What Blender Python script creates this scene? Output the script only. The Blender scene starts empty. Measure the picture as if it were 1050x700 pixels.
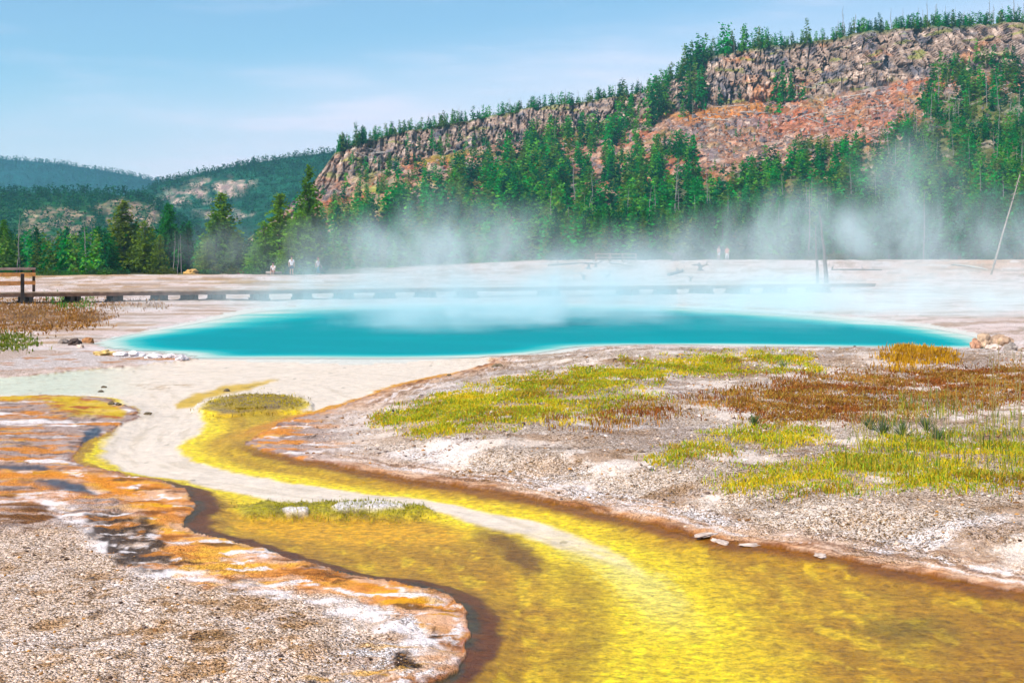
import bpy, bmesh, math, random
import numpy as np
from mathutils import Vector, Matrix

rng = np.random.default_rng(7)
random.seed(7)
S = bpy.context.scene
COL = S.collection

# ------------------------------------------------------------------ camera
F, CX, HY, H = 1458.33, 525.0, 263.0, 2.0      # focal length in photo pixels, centre, horizon row, eye height
cam_d = bpy.data.cameras.new("camera"); cam = bpy.data.objects.new("camera", cam_d); COL.objects.link(cam)
cam.location = (0, 0, H); cam.rotation_euler = (math.radians(90), 0, 0)
cam_d.sensor_width = 36; cam_d.lens = 50; cam_d.shift_y = -(350 - HY) / 1050.0
cam_d.clip_start = 0.1; cam_d.clip_end = 20000
S.camera = cam

def P(px, py, Y):
    return ((px - CX) / F * Y, Y, H + (HY - py) / F * Y)
def YG(py, z=0.0):
    return F * (H - z) / (py - HY)

# ------------------------------------------------------------------ numeric helpers
def lin(r, g, b, k=0.82):
    v = np.array([r, g, b]) / 255.0
    return np.where(v <= 0.04045, v / 12.92, ((v + 0.055) / 1.055) ** 2.4) * k

def smooth(a, b, x):
    t = np.clip((x - a) / (b - a), 0, 1)
    return t * t * (3 - 2 * t)

_perm = np.random.default_rng(3).permutation(4096)
def _hash(ix, iy, seed):
    return _perm[(_perm[(ix + seed * 131) & 4095] + iy) & 4095]
def perlin(x, y, seed=0):
    x = np.asarray(x, float); y = np.asarray(y, float)
    x0 = np.floor(x).astype(np.int64); y0 = np.floor(y).astype(np.int64)
    fx = x - x0; fy = y - y0
    u = fx * fx * fx * (fx * (fx * 6 - 15) + 10); v = fy * fy * fy * (fy * (fy * 6 - 15) + 10)
    def g(ix, iy, dx, dy):
        a = _hash(ix, iy, seed) * (2 * math.pi / 4096)
        return np.cos(a) * dx + np.sin(a) * dy
    n00 = g(x0, y0, fx, fy); n10 = g(x0 + 1, y0, fx - 1, fy)
    n01 = g(x0, y0 + 1, fx, fy - 1); n11 = g(x0 + 1, y0 + 1, fx - 1, fy - 1)
    a = n00 + u * (n10 - n00); b = n01 + u * (n11 - n01)
    return (a + v * (b - a)) * 1.5
def fbm(x, y, seed=0, oct=4, gain=0.5):
    s = 0; a = 1.0; t = 0
    for i in range(oct):
        s = s + a * perlin(x * 2 ** i, y * 2 ** i, seed + i * 17); t += a; a *= gain
    return s / t
def worley(x, y, seed=0):
    """distance to nearest cell point and a random value of that cell"""
    x0 = np.floor(x).astype(np.int64); y0 = np.floor(y).astype(np.int64)
    best = np.full(x.shape, 9.0); val = np.zeros(x.shape); sec = np.full(x.shape, 9.0)
    for i in (-1, 0, 1):
        for j in (-1, 0, 1):
            h = _hash(x0 + i, y0 + j, seed); h2 = _hash(x0 + i + 71, y0 + j + 13, seed + 5)
            d = np.hypot(x0 + i + h / 4096.0 - x, y0 + j + h2 / 4096.0 - y)
            c = d < best
            sec = np.where(c, best, np.minimum(sec, d))
            val = np.where(c, _hash(x0 + i + 7, y0 + j + 3, seed + 9) / 4096.0, val)
            best = np.where(c, d, best)
    return best, sec, val

def sd_poly(poly, X, Y, closed=True):
    """signed distance, positive inside"""
    pts = np.array(poly, float); n = len(pts)
    d2 = np.full(X.shape, 1e18); ins = np.zeros(X.shape, bool)
    for i in range(n if closed else n - 1):
        a = pts[i]; b = pts[(i + 1) % n]
        ex, ey = b - a; wx = X - a[0]; wy = Y - a[1]
        t = np.clip((wx * ex + wy * ey) / max(ex * ex + ey * ey, 1e-12), 0, 1)
        d2 = np.minimum(d2, (wx - ex * t) ** 2 + (wy - ey * t) ** 2)
        if closed and abs(ey) > 1e-12:
            c = ((a[1] > Y) != (b[1] > Y)) & (X < ex * (Y - a[1]) / ey + a[0])
            ins ^= c
    d = np.sqrt(d2)
    return np.where(ins, d, -d) if closed else d

def to_world(poly):
    return [((px - CX) / F * YG(py), YG(py)) for px, py in poly]

def catmull(pts, n=6):
    p = np.array(pts, float); out = []
    for i in range(len(p) - 1):
        p0 = p[max(i - 1, 0)]; p1 = p[i]; p2 = p[i + 1]; p3 = p[min(i + 2, len(p) - 1)]
        for t in np.linspace(0, 1, n, endpoint=False):
            out.append(0.5 * ((2 * p1) + (-p0 + p2) * t + (2 * p0 - 5 * p1 + 4 * p2 - p3) * t * t + (-p0 + 3 * p1 - 3 * p2 + p3) * t ** 3))
    out.append(p[-1])
    return [tuple(q) for q in out]

# ------------------------------------------------------------------ mesh helpers
def mesh_np(name, verts, faces, mat=None, col=None, attrs=None, smooth_shade=False):
    """verts Nx3, faces Mxk (k = 3 or 4) or a list of such arrays"""
    me = bpy.data.meshes.new(name)
    verts = np.asarray(verts, np.float32)
    fl = faces if isinstance(faces, list) else [faces]
    fl = [np.asarray(f, np.int32) for f in fl if len(f)]
    nl = sum(f.size for f in fl); nf = sum(len(f) for f in fl)
    me.vertices.add(len(verts)); me.vertices.foreach_set("co", verts.ravel())
    me.loops.add(nl); me.polygons.add(nf)
    me.loops.foreach_set("vertex_index", np.concatenate([f.ravel() for f in fl]))
    sizes = np.concatenate([np.full(len(f), f.shape[1], np.int32) for f in fl])
    me.polygons.foreach_set("loop_start", np.concatenate([[0], np.cumsum(sizes)[:-1]]).astype(np.int32))
    me.polygons.foreach_set("use_smooth", np.full(nf, smooth_shade, bool))
    me.update(calc_edges=True)
    if col is not None:
        a = me.color_attributes.new("Col", 'FLOAT_COLOR', 'POINT')
        c = np.ones((len(verts), 4), np.float32); c[:, :3] = col
        a.data.foreach_set("color", c.ravel())
    for k, v in (attrs or {}).items():
        a = me.attributes.new(k, 'FLOAT', 'POINT'); a.data.foreach_set("value", np.asarray(v, np.float32))
    if mat: me.materials.append(mat)
    return me

def link(name, me, parent=None, label=None, cat=None, group=None, kind=None, loc=None):
    o = bpy.data.objects.new(name, me); COL.objects.link(o)
    if parent: o.parent = parent
    if loc is not None: o.location = loc
    for k, v in (("label", label), ("category", cat), ("group", group), ("kind", kind)):
        if v: o[k] = v
    return o

class MB:
    """collects boxes, tubes and lumps into one mesh"""
    def __init__(s): s.v = []; s.f3 = []; s.f4 = []; s.c = []
    def box(s, c, size, rz=0.0, col=(1, 1, 1)):
        i = len(s.v); hx, hy, hz = [q / 2 for q in size]
        cs, sn = math.cos(rz), math.sin(rz)
        for dz in (-hz, hz):
            for dx, dy in ((-hx, -hy), (hx, -hy), (hx, hy), (-hx, hy)):
                s.v.append((c[0] + dx * cs - dy * sn, c[1] + dx * sn + dy * cs, c[2] + dz)); s.c.append(col)
        for q in ((0, 3, 2, 1), (4, 5, 6, 7), (0, 1, 5, 4), (1, 2, 6, 5), (2, 3, 7, 6), (3, 0, 4, 7)):
            s.f4.append([i + k for k in q])
    def tube(s, pts, rads, n=6, col=(1, 1, 1), cap=True):
        i0 = len(s.v); pts = [Vector(p) for p in pts]
        for k, p in enumerate(pts):
            d = (pts[min(k + 1, len(pts) - 1)] - pts[max(k - 1, 0)]).normalized()
            a = d.cross(Vector((0.3, 0.9, 0.1))).normalized() if abs(d.z) > 0.8 else d.cross(Vector((0, 0, 1))).normalized()
            b = d.cross(a)
            for j in range(n):
                t = 2 * math.pi * j / n
                q = p + (a * math.cos(t) + b * math.sin(t)) * rads[k]
                s.v.append(tuple(q)); s.c.append(col)
        for k in range(len(pts) - 1):
            for j in range(n):
                s.f4.append([i0 + k * n + j, i0 + k * n + (j + 1) % n, i0 + (k + 1) * n + (j + 1) % n, i0 + (k + 1) * n + j])
        if cap:
            for k, sg in ((0, -1), (len(pts) - 1, 1)):
                c = len(s.v); s.v.append(tuple(pts[k])); s.c.append(col)
                for j in range(n):
                    t = [i0 + k * n + j, i0 + k * n + (j + 1) % n, c]
                    s.f3.append(t if sg > 0 else t[::-1])
    def mesh(s, name, mat, smooth_shade=False):
        fl = []
        if s.f4: fl.append(np.array(s.f4))
        if s.f3: fl.append(np.array(s.f3))
        return mesh_np(name, np.array(s.v), fl, mat, np.array(s.c), smooth_shade=smooth_shade)

# ------------------------------------------------------------------ materials
def new_mat(name):
    m = bpy.data.materials.new(name); m.use_nodes = True
    nt = m.node_tree; nt.nodes.clear()
    return m, nt, nt.nodes, nt.links
def node(N, t, **kw):
    n = N.new(t)
    for k, v in kw.items(): setattr(n, k, v)
    return n
def mathn(N, Lk, op, a, b=None, clamp=False):
    n = N.new("ShaderNodeMath"); n.operation = op; n.use_clamp = clamp
    for i, v in enumerate((a, b)):
        if v is None: continue
        if isinstance(v, (int, float)): n.inputs[i].default_value = v
        else: Lk.new(v, n.inputs[i])
    return n.outputs[0]
def mixc(N, Lk, fac, a, b, mode='MIX'):
    n = N.new("ShaderNodeMix"); n.data_type = 'RGBA'; n.blend_type = mode
    for s, v in ((n.inputs["Factor"], fac), (n.inputs[6], a), (n.inputs[7], b)):
        if isinstance(v, (int, float)): s.default_value = v
        elif isinstance(v, tuple): s.default_value = v if len(v) == 4 else (*v, 1)
        else: Lk.new(v, s)
    return n.outputs[2]
def maprange(N, Lk, v, a, b, c=0.0, d=1.0, st=True):
    n = N.new("ShaderNodeMapRange"); n.clamp = True
    if st: n.interpolation_type = 'SMOOTHSTEP'
    Lk.new(v, n.inputs[0])
    for i, q in enumerate((a, b, c, d)): n.inputs[i + 1].default_value = q
    return n.outputs[0]

def attr_mat(name, rough=0.85, spec=0.2, noise=None, var=0.35, bump=0.0, bump_d=0.02, objrand=0.0, transl=0.0):
    """albedo from the mesh's own colour attribute, broken up by noise"""
    m, nt, N, Lk = new_mat(name)
    a = node(N, "ShaderNodeVertexColor", layer_name="Col"); c = a.outputs[0]
    b = node(N, "ShaderNodeBsdfPrincipled"); out = node(N, "ShaderNodeOutputMaterial")
    b.inputs["Roughness"].default_value = rough; b.inputs["Specular IOR Level"].default_value = spec
    if noise:
        tc = node(N, "ShaderNodeTexCoord")
        nz = node(N, "ShaderNodeTexNoise"); nz.inputs["Scale"].default_value = noise; nz.inputs["Detail"].default_value = 5
        Lk.new(tc.outputs["Object"], nz.inputs["Vector"])
        f = maprange(N, Lk, nz.outputs[0], 0.3, 0.7, 1 - var, 1 + var, False)
        g = node(N, "ShaderNodeCombineColor")
        for i in range(3): Lk.new(f, g.inputs[i])
        c = mixc(N, Lk, 1.0, c, g.outputs[0], 'MULTIPLY')
        if bump:
            bp = node(N, "ShaderNodeBump"); bp.inputs["Strength"].default_value = bump; bp.inputs["Distance"].default_value = bump_d
            Lk.new(nz.outputs[0], bp.inputs["Height"]); Lk.new(bp.outputs[0], b.inputs["Normal"])
    if objrand:
        oi = node(N, "ShaderNodeObjectInfo")
        hs = node(N, "ShaderNodeHueSaturation")
        Lk.new(maprange(N, Lk, oi.outputs["Random"], 0, 1, 1 - objrand, 1 + objrand, False), hs.inputs["Value"])
        Lk.new(maprange(N, Lk, oi.outputs["Random"], 0, 1, 0.475, 0.52, False), hs.inputs["Hue"])
        Lk.new(c, hs.inputs["Color"]); c = hs.outputs[0]
    Lk.new(c, b.inputs["Base Color"])
    sh = b.outputs[0]
    if transl:
        t = node(N, "ShaderNodeBsdfTranslucent"); Lk.new(c, t.inputs[0])
        mx = node(N, "ShaderNodeMixShader"); mx.inputs[0].default_value = transl
        Lk.new(sh, mx.inputs[1]); Lk.new(t.outputs[0], mx.inputs[2]); sh = mx.outputs[0]
    Lk.new(sh, out.inputs[0])
    return m

def ground_mat():
    m, nt, N, Lk = new_mat("sinter_ground")
    tc = node(N, "ShaderNodeTexCoord"); pos = tc.outputs["Object"]
    base = node(N, "ShaderNodeVertexColor", layer_name="Col").outputs[0]
    def at(n): return node(N, "ShaderNodeAttribute", attribute_name=n).outputs["Fac"]
    grav, mat_, wet = at("grav"), at("algae"), at("wet")
    # gravel grains: every grain has its own tone
    def vor(scale):
        v = node(N, "ShaderNodeTexVoronoi"); v.inputs["Scale"].default_value = scale
        wn = node(N, "ShaderNodeTexNoise"); wn.inputs["Scale"].default_value = scale * 0.7
        Lk.new(pos, wn.inputs["Vector"])
        ad = node(N, "ShaderNodeVectorMath", operation='MULTIPLY_ADD')
        Lk.new(wn.outputs["Color"], ad.inputs[0]); ad.inputs[1].default_value = (0.6 / scale,) * 3; Lk.new(pos, ad.inputs[2])
        Lk.new(ad.outputs[0], v.inputs["Vector"])
        sp = node(N, "ShaderNodeSeparateColor"); Lk.new(v.outputs["Color"], sp.inputs[0])
        return v, sp
    v1, s1 = vor(110); v2, s2 = vor(45)
    grains = mathn(N, Lk, 'MULTIPLY_ADD', s1.outputs[0], 0.62)
    N[-1].inputs[2].default_value = 0.0
    tone = mathn(N, Lk, 'ADD', grains, mathn(N, Lk, 'MULTIPLY', s2.outputs[0], 0.38))
    tone = maprange(N, Lk, tone, 0.18, 0.72, 0.10, 1.30, False)
    tonec = node(N, "ShaderNodeCombineColor")
    Lk.new(tone, tonec.inputs[0]); Lk.new(mathn(N, Lk, 'POWER', tone, 1.12), tonec.inputs[1]); Lk.new(mathn(N, Lk, 'POWER', tone, 1.3), tonec.inputs[2])
    g1 = mixc(N, Lk, 1.0, base, tonec.outputs[0], 'MULTIPLY')
    och = maprange(N, Lk, s1.outputs[1], 0.74, 0.82)
    g1 = mixc(N, Lk, mathn(N, Lk, 'MULTIPLY', och, 0.55), g1, (0.42, 0.22, 0.06))
    c = mixc(N, Lk, grav, base, g1)
    # algae mats: fibrous mottling under the water
    mp = node(N, "ShaderNodeMapping"); mp.inputs["Scale"].default_value = (0.8, 1.0, 1); Lk.new(pos, mp.inputs[0])
    n1 = node(N, "ShaderNodeTexNoise"); n1.inputs["Scale"].default_value = 17; n1.inputs["Detail"].default_value = 8; n1.inputs["Roughness"].default_value = 0.74
    n1.inputs["Distortion"].default_value = 0.25
    Lk.new(mp.outputs[0], n1.inputs["Vector"])
    n4 = node(N, "ShaderNodeTexNoise"); n4.inputs["Scale"].default_value = 75; n4.inputs["Detail"].default_value = 4; n4.inputs["Roughness"].default_value = 0.7
    Lk.new(mp.outputs[0], n4.inputs["Vector"])
    nn = mathn(N, Lk, 'ADD', mathn(N, Lk, 'MULTIPLY', n1.outputs[0], 0.62), mathn(N, Lk, 'MULTIPLY', n4.outputs[0], 0.38))
    dk = maprange(N, Lk, nn, 0.38, 0.56, 0.36, 1.10, False)
    dkc = node(N, "ShaderNodeCombineColor")
    Lk.new(dk, dkc.inputs[0]); Lk.new(mathn(N, Lk, 'POWER', dk, 1.15), dkc.inputs[1]); Lk.new(dk, dkc.inputs[2])
    c = mixc(N, Lk, mat_, c, mixc(N, Lk, 1.0, c, dkc.outputs[0], 'MULTIPLY'))
    # general dirt
    n2 = node(N, "ShaderNodeTexNoise"); n2.inputs["Scale"].default_value = 6; n2.inputs["Detail"].default_value = 8; n2.inputs["Roughness"].default_value = 0.7
    Lk.new(pos, n2.inputs["Vector"])
    f2 = maprange(N, Lk, n2.outputs[0], 0.3, 0.7, 0.82, 1.12, False)
    f2c = node(N, "ShaderNodeCombineColor")
    for i in range(3): Lk.new(f2, f2c.inputs[i])
    c = mixc(N, Lk, 1.0, c, f2c.outputs[0], 'MULTIPLY')
    b = node(N, "ShaderNodeBsdfPrincipled"); out = node(N, "ShaderNodeOutputMaterial")
    Lk.new(c, b.inputs["Base Color"]); b.inputs["Specular IOR Level"].default_value = 0.2
    Lk.new(maprange(N, Lk, wet, 0, 1, 0.9, 0.5, False), b.inputs["Roughness"])
    hgt = mathn(N, Lk, 'ADD', mathn(N, Lk, 'MULTIPLY', grav, mathn(N, Lk, 'SUBTRACT', 1.0, mathn(N, Lk, 'ADD', mathn(N, Lk, 'MULTIPLY', v1.outputs[0], 0.5), mathn(N, Lk, 'MULTIPLY', v2.outputs[0], 0.9)))),
                mathn(N, Lk, 'MULTIPLY', n2.outputs[0], 0.5))
    hgt = mathn(N, Lk, 'ADD', hgt, mathn(N, Lk, 'MULTIPLY', mathn(N, Lk, 'MULTIPLY', n1.outputs[0], mat_), 0.9))
    bp = node(N, "ShaderNodeBump"); bp.inputs["Strength"].default_value = 0.9; bp.inputs["Distance"].default_value = 0.022
    Lk.new(hgt, bp.inputs["Height"]); Lk.new(bp.outputs[0], b.inputs["Normal"])
    Lk.new(b.outputs[0], out.inputs[0])
    return m

def hill_mat(scale=0.5):
    m, nt, N, Lk = new_mat("rocky_hillside")
    tc = node(N, "ShaderNodeTexCoord"); pos = tc.outputs["Object"]
    base = node(N, "ShaderNodeVertexColor", layer_name="Col").outputs[0]
    rock = node(N, "ShaderNodeAttribute", attribute_name="rock").outputs["Fac"]
    mp = node(N, "ShaderNodeMapping"); mp.inputs["Scale"].default_value = (1, 1, 0.6); Lk.new(pos, mp.inputs[0])
    v = node(N, "ShaderNodeTexVoronoi"); v.inputs["Scale"].default_value = scale; Lk.new(mp.outputs[0], v.inputs["Vector"])
    sp = node(N, "ShaderNodeSeparateColor"); Lk.new(v.outputs["Color"], sp.inputs[0])
    n = node(N, "ShaderNodeTexNoise"); n.inputs["Scale"].default_value = scale * 0.6; n.inputs["Detail"].default_value = 8; n.inputs["Roughness"].default_value = 0.7
    Lk.new(mp.outputs[0], n.inputs["Vector"])
    t = mathn(N, Lk, 'MULTIPLY', maprange(N, Lk, sp.outputs[0], 0, 1, 0.62, 1.3, False), maprange(N, Lk, n.outputs[0], 0.3, 0.7, 0.6, 1.35, False))
    cc = node(N, "ShaderNodeCombineColor")
    for i in range(3): Lk.new(t, cc.inputs[i])
    c = mixc(N, Lk, 1.0, base, cc.outputs[0], 'MULTIPLY')
    b = node(N, "ShaderNodeBsdfPrincipled"); out = node(N, "ShaderNodeOutputMaterial")
    b.inputs["Roughness"].default_value = 0.95; b.inputs["Specular IOR Level"].default_value = 0.1
    Lk.new(c, b.inputs["Base Color"])
    bp = node(N, "ShaderNodeBump"); bp.inputs["Distance"].default_value = 0.8 / scale * 0.5; bp.inputs["Strength"].default_value = 0.8
    Lk.new(mathn(N, Lk, 'ADD', n.outputs[0], mathn(N, Lk, 'MULTIPLY', v.outputs[0], -0.5)), bp.inputs["Height"])
    Lk.new(bp.outputs[0], b.inputs["Normal"])
    Lk.new(b.outputs[0], out.inputs[0])
    return m

def water_mat():
    """clear, shallow run-off water: mostly see-through with a weak, rippled reflection"""
    m, nt, N, Lk = new_mat("clear_stream_water")
    tc = node(N, "ShaderNodeTexCoord")
    mp = node(N, "ShaderNodeMapping"); mp.inputs["Scale"].default_value = (1, 0.5, 1); Lk.new(tc.outputs["Object"], mp.inputs[0])
    n = node(N, "ShaderNodeTexNoise"); n.inputs["Scale"].default_value = 13; n.inputs["Detail"].default_value = 4
    Lk.new(mp.outputs[0], n.inputs["Vector"])
    bp = node(N, "ShaderNodeBump"); bp.inputs["Strength"].default_value = 0.5; bp.inputs["Distance"].default_value = 0.02
    Lk.new(n.outputs[0], bp.inputs["Height"])
    g = node(N, "ShaderNodeBsdfGlossy"); g.inputs["Roughness"].default_value = 0.08; Lk.new(bp.outputs[0], g.inputs["Normal"])
    t = node(N, "ShaderNodeBsdfTransparent")
    fr = node(N, "ShaderNodeFresnel"); fr.inputs[0].default_value = 1.33; Lk.new(bp.outputs[0], fr.inputs["Normal"])
    mx = node(N, "ShaderNodeMixShader"); out = node(N, "ShaderNodeOutputMaterial")
    Lk.new(mathn(N, Lk, 'MINIMUM', mathn(N, Lk, 'MULTIPLY', fr.outputs[0], 0.2), 0.035), mx.inputs[0])
    Lk.new(t.outputs[0], mx.inputs[1]); Lk.new(g.outputs[0], mx.inputs[2]); Lk.new(mx.outputs[0], out.inputs[0])
    return m

def pool_mat():
    """milky turquoise hot spring: clear over the shallow rim, opaque blue where deep"""
    m, nt, N, Lk = new_mat("turquoise_spring_water")
    d = node(N, "ShaderNodeAttribute", attribute_name="depth").outputs["Fac"]
    tc = node(N, "ShaderNodeTexCoord")
    n = node(N, "ShaderNodeTexNoise"); n.inputs["Scale"].default_value = 0.5; n.inputs["Detail"].default_value = 6
    mp = node(N, "ShaderNodeMapping"); mp.inputs["Scale"].default_value = (0.5, 1.0, 1); Lk.new(tc.outputs["Object"], mp.inputs[0]); Lk.new(mp.outputs[0], n.inputs["Vector"])
    dn = mathn(N, Lk, 'ADD', d, mathn(N, Lk, 'MULTIPLY', mathn(N, Lk, 'SUBTRACT', n.outputs[0], 0.5), 0.7), True)
    rp = node(N, "ShaderNodeValToRGB"); Lk.new(dn, rp.inputs[0])
    e = rp.color_ramp.elements
    e[0].position = 0.0; e[0].color = (0.46, 0.52, 0.46, 1)
    e[1].position = 1.0; e[1].color = (0.0, 0.22, 0.25, 1)
    k = e.new(0.30); k.color = (0.07, 0.38, 0.36, 1)
    k = e.new(0.65); k.color = (0.0, 0.28, 0.30, 1)
    n3 = node(N, "ShaderNodeTexNoise"); n3.inputs["Scale"].default_value = 4; n3.inputs["Detail"].default_value = 3; Lk.new(mp.outputs[0], n3.inputs["Vector"])
    bp = node(N, "ShaderNodeBump"); bp.inputs["Strength"].default_value = 0.35; bp.inputs["Distance"].default_value = 0.03; Lk.new(n3.outputs[0], bp.inputs["Height"])
    df = node(N, "ShaderNodeBsdfDiffuse"); Lk.new(rp.outputs[0], df.inputs[0])
    gl = node(N, "ShaderNodeBsdfGlossy"); gl.inputs["Roughness"].default_value = 0.18; Lk.new(bp.outputs[0], gl.inputs["Normal"])
    b = node(N, "ShaderNodeMixShader"); b.inputs[0].default_value = 0.05; Lk.new(df.outputs[0], b.inputs[1]); Lk.new(gl.outputs[0], b.inputs[2])
    t = node(N, "ShaderNodeBsdfTransparent"); mx = node(N, "ShaderNodeMixShader"); out = node(N, "ShaderNodeOutputMaterial")
    Lk.new(maprange(N, Lk, d, 0.0, 0.03), mx.inputs[0])
    Lk.new(t.outputs[0], mx.inputs[1]); Lk.new(b.outputs[0], mx.inputs[2]); Lk.new(mx.outputs[0], out.inputs[0])
    return m

M_GROUND = ground_mat()
M_HILL = hill_mat(0.8)
M_FARHILL = hill_mat(0.12)
M_NEEDLE = attr_mat("conifer_needles", 0.8, 0.15, None, 0, objrand=0.22, transl=0.38)
M_BARK = attr_mat("conifer_bark", 0.9, 0.1, 6.0, 0.4, 0.6, 0.05)
M_DEAD = attr_mat("bleached_dead_wood", 0.9, 0.1, 5.0, 0.3, 0.5, 0.05)
M_WOOD = attr_mat("weathered_boardwalk_wood", 0.8, 0.2, 4.0, 0.35, 0.5, 0.02)
M_GRASS = attr_mat("grass_blades", 0.7, 0.2, None, 0, transl=0.3)
M_STONE = attr_mat("loose_stone", 0.9, 0.15, 9.0, 0.35, 0.7, 0.03)
M_CLOTH = attr_mat("cloth", 0.85, 0.1, 30.0, 0.1)
M_SKIN = attr_mat("skin", 0.6, 0.3, 20.0, 0.06)

# ------------------------------------------------------------------ outlines (photo pixels on the flat)
LEFT_BANK = [(-140, 404), (0, 405), (50, 404), (95, 406), (120, 411), (138, 418), (145, 425), (132, 432), (112, 441), (92, 452), (82, 462), (77, 470), (98, 478), (130, 486),
             (165, 492), (186, 500), (197, 512), (198, 520), (190, 533), (196, 541), (215, 548), (240, 553), (285, 566), (335, 581), (385, 591), (425, 598), (455, 607), (474, 622),
             (482, 640), (480, 660), (465, 682), (440, 698), (405, 722), (340, 770)]
RIGHT_BANK = [(500, 373), (470, 381), (440, 387), (400, 397), (365, 410), (330, 421), (300, 429), (268, 443), (252, 455), (290, 466), (350, 477), (420, 489), (480, 497), (530, 507),
              (580, 516), (620, 527), (660, 533), (720, 547), (780, 558), (850, 568), (920, 582), (980, 593), (1050, 607), (1200, 642), (1400, 700)]
FLAT_TOP = [(-140, 389), (0, 386), (60, 381), (130, 375), (190, 369), (260, 364), (420, 363), (505, 364)]
WET_PX = catmull(LEFT_BANK, 5) + [(340, 1000), (1800, 1000)] + catmull(RIGHT_BANK, 5)[::-1] + catmull(FLAT_TOP, 3)[::-1]
WHITE_PX = (catmull([(-140, 389), (0, 386), (60, 381), (130, 375), (190, 369), (260, 364), (420, 363), (505, 364)], 3)
            + catmull([(498, 374), (465, 380), (430, 386), (395, 394), (372, 404), (345, 411), (312, 419), (316, 412), (295, 404), (262, 402), (228, 405), (210, 413), (204, 421), (212, 430), (206, 438), (192, 446),
                       (183, 453), (190, 462), (222, 474), (270, 484), (330, 494), (400, 502), (450, 508), (520, 521), (580, 537), (625, 556), (662, 582)], 4)
            + catmull([(655, 585), (610, 566), (560, 549), (500, 531), (450, 519), (400, 513), (350, 511), (300, 508), (250, 500), (200, 489), (160, 483), (130, 477), (112, 470), (104, 463), (107, 452),
                       (115, 441), (128, 430), (145, 421), (128, 411), (110, 404), (60, 402), (0, 403), (-140, 403)], 4))
POOL_PX = (catmull([(96, 352), (108, 347), (135, 341), (172, 334), (205, 327), (235, 320), (270, 315), (350, 312), (450, 310), (560, 310), (680, 312), (800, 318), (880, 325), (950, 332), (1005, 342), (1036, 352)], 3)
           + catmull([(1020, 357), (900, 356), (800, 355), (700, 354), (640, 354), (605, 355), (585, 360), (550, 363), (500, 365), (400, 371), (300, 370), (210, 368), (188, 364), (150, 361), (115, 358)], 3))
SMEAR_PX = [(178, 410), (195, 402), (225, 394), (258, 388), (285, 386), (270, 391), (240, 398), (212, 404), (198, 413), (184, 414)]
ISLAND_PX = [(208, 418), (214, 411), (230, 405), (262, 402), (295, 404), (312, 411), (308, 418), (270, 420), (232, 421)]
WET_W, WHITE_W, POOL_W = to_world(WET_PX), to_world(WHITE_PX), to_world(POOL_PX)
ISLAND_W = to_world(ISLAND_PX)
POOL_DEEP = to_world(catmull([(100, 352), (112, 347), (140, 341), (175, 335), (215, 327), (245, 321), (290, 317), (360, 315), (450, 313), (560, 313), (680, 315), (800, 321), (880, 328), (950, 335), (998, 344), (1022, 352)], 3)
                    + catmull([(1015, 356), (900, 355), (800, 354), (700, 353), (605, 354), (560, 361), (500, 365), (400, 367), (300, 366), (210, 366), (180, 361), (120, 357)], 3))


# ------------------------------------------------------------------ ground
pxs = np.concatenate([-np.geomspace(5200, 170, 40), np.arange(-150, 1201, 1.5), np.geomspace(1240, 6300, 40)])
pys = np.concatenate([np.geomspace(2600, 740, 60)[:-1], np.arange(740, 266.5, -0.9)])
Yfar = np.array([900, 1100, 1400, 1900, 2600, 3600, 5000, 8000])
rowsY = np.concatenate([YG(pys), Yfar]); rowspy = HY + F * H / rowsY
PX, PY = np.meshgrid(pxs, rowspy)
YY = np.repeat(rowsY[:, None], len(pxs), 1)
NR, NC = PX.shape

def far_rise(px, Y):
    """the flats climb gently behind the pool on the right"""
    s = np.interp(px, [-4000, 300, 380, 560, 1100, 5000], [0, 0.0, 0.25, 1.0, 1.05, 1.1])
    lft = np.interp(px, [-4000, 0, 60, 130, 240, 330, 420], [0, 0, 0.15, 0.3, 0.3, 0.15, 0]) * np.exp(-((Y - 128) / 22) ** 2)
    return s * smooth(82, 185, Y) * 1.55 + lft

def smooth_z(px, py, X, Y, sdw, sdp, sdi):
    z = np.zeros_like(X)
    near = 1 - smooth(50, 62, Y)
    out = np.maximum(-np.maximum(sdw, sdp), 0) * (1 - (smooth(340, 346, py) * (1 - smooth(384, 392, py)) * smooth(180, 200, px) * (1 - smooth(480, 500, px))))
    bank = 0.012 * smooth(0.0, 0.15, out) + (0.012 + 0.078 * smooth(340, 480, px - 1.2 * np.clip(py - 470, 0, 400))) * smooth(0.1, 2.2, out)
    bank += 0.10 * smooth(0.0, 2.5, out) * smooth(380, 520, px - 1.2 * np.clip(py - 470, 0, 400))                       # right-hand bench
    bank += 0.10 * smooth(0.2, 0.8, out) * smooth(560, 640, px) * (1 - smooth(364, 385, py)) * smooth(348, 356, py)
    bank *= 1 - 0.75 * smooth(30, 36, Y)                                              # far shore lies low
    z += bank * near
    bed = -(0.015 + 0.045 * smooth(0.0, 0.4, sdw))
    z = np.where(sdw > 0, bed * near, z)
    z = np.where(sdp > 0, np.where(sdw > 0, bed, -0.02) - 0.3 * smooth(0.3, 6, sdp), z)
    z = np.where(sdi > -0.15, np.maximum(z, -0.03 + 0.05 * smooth(-0.15, 0.5, sdi)), z)
    return z

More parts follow.
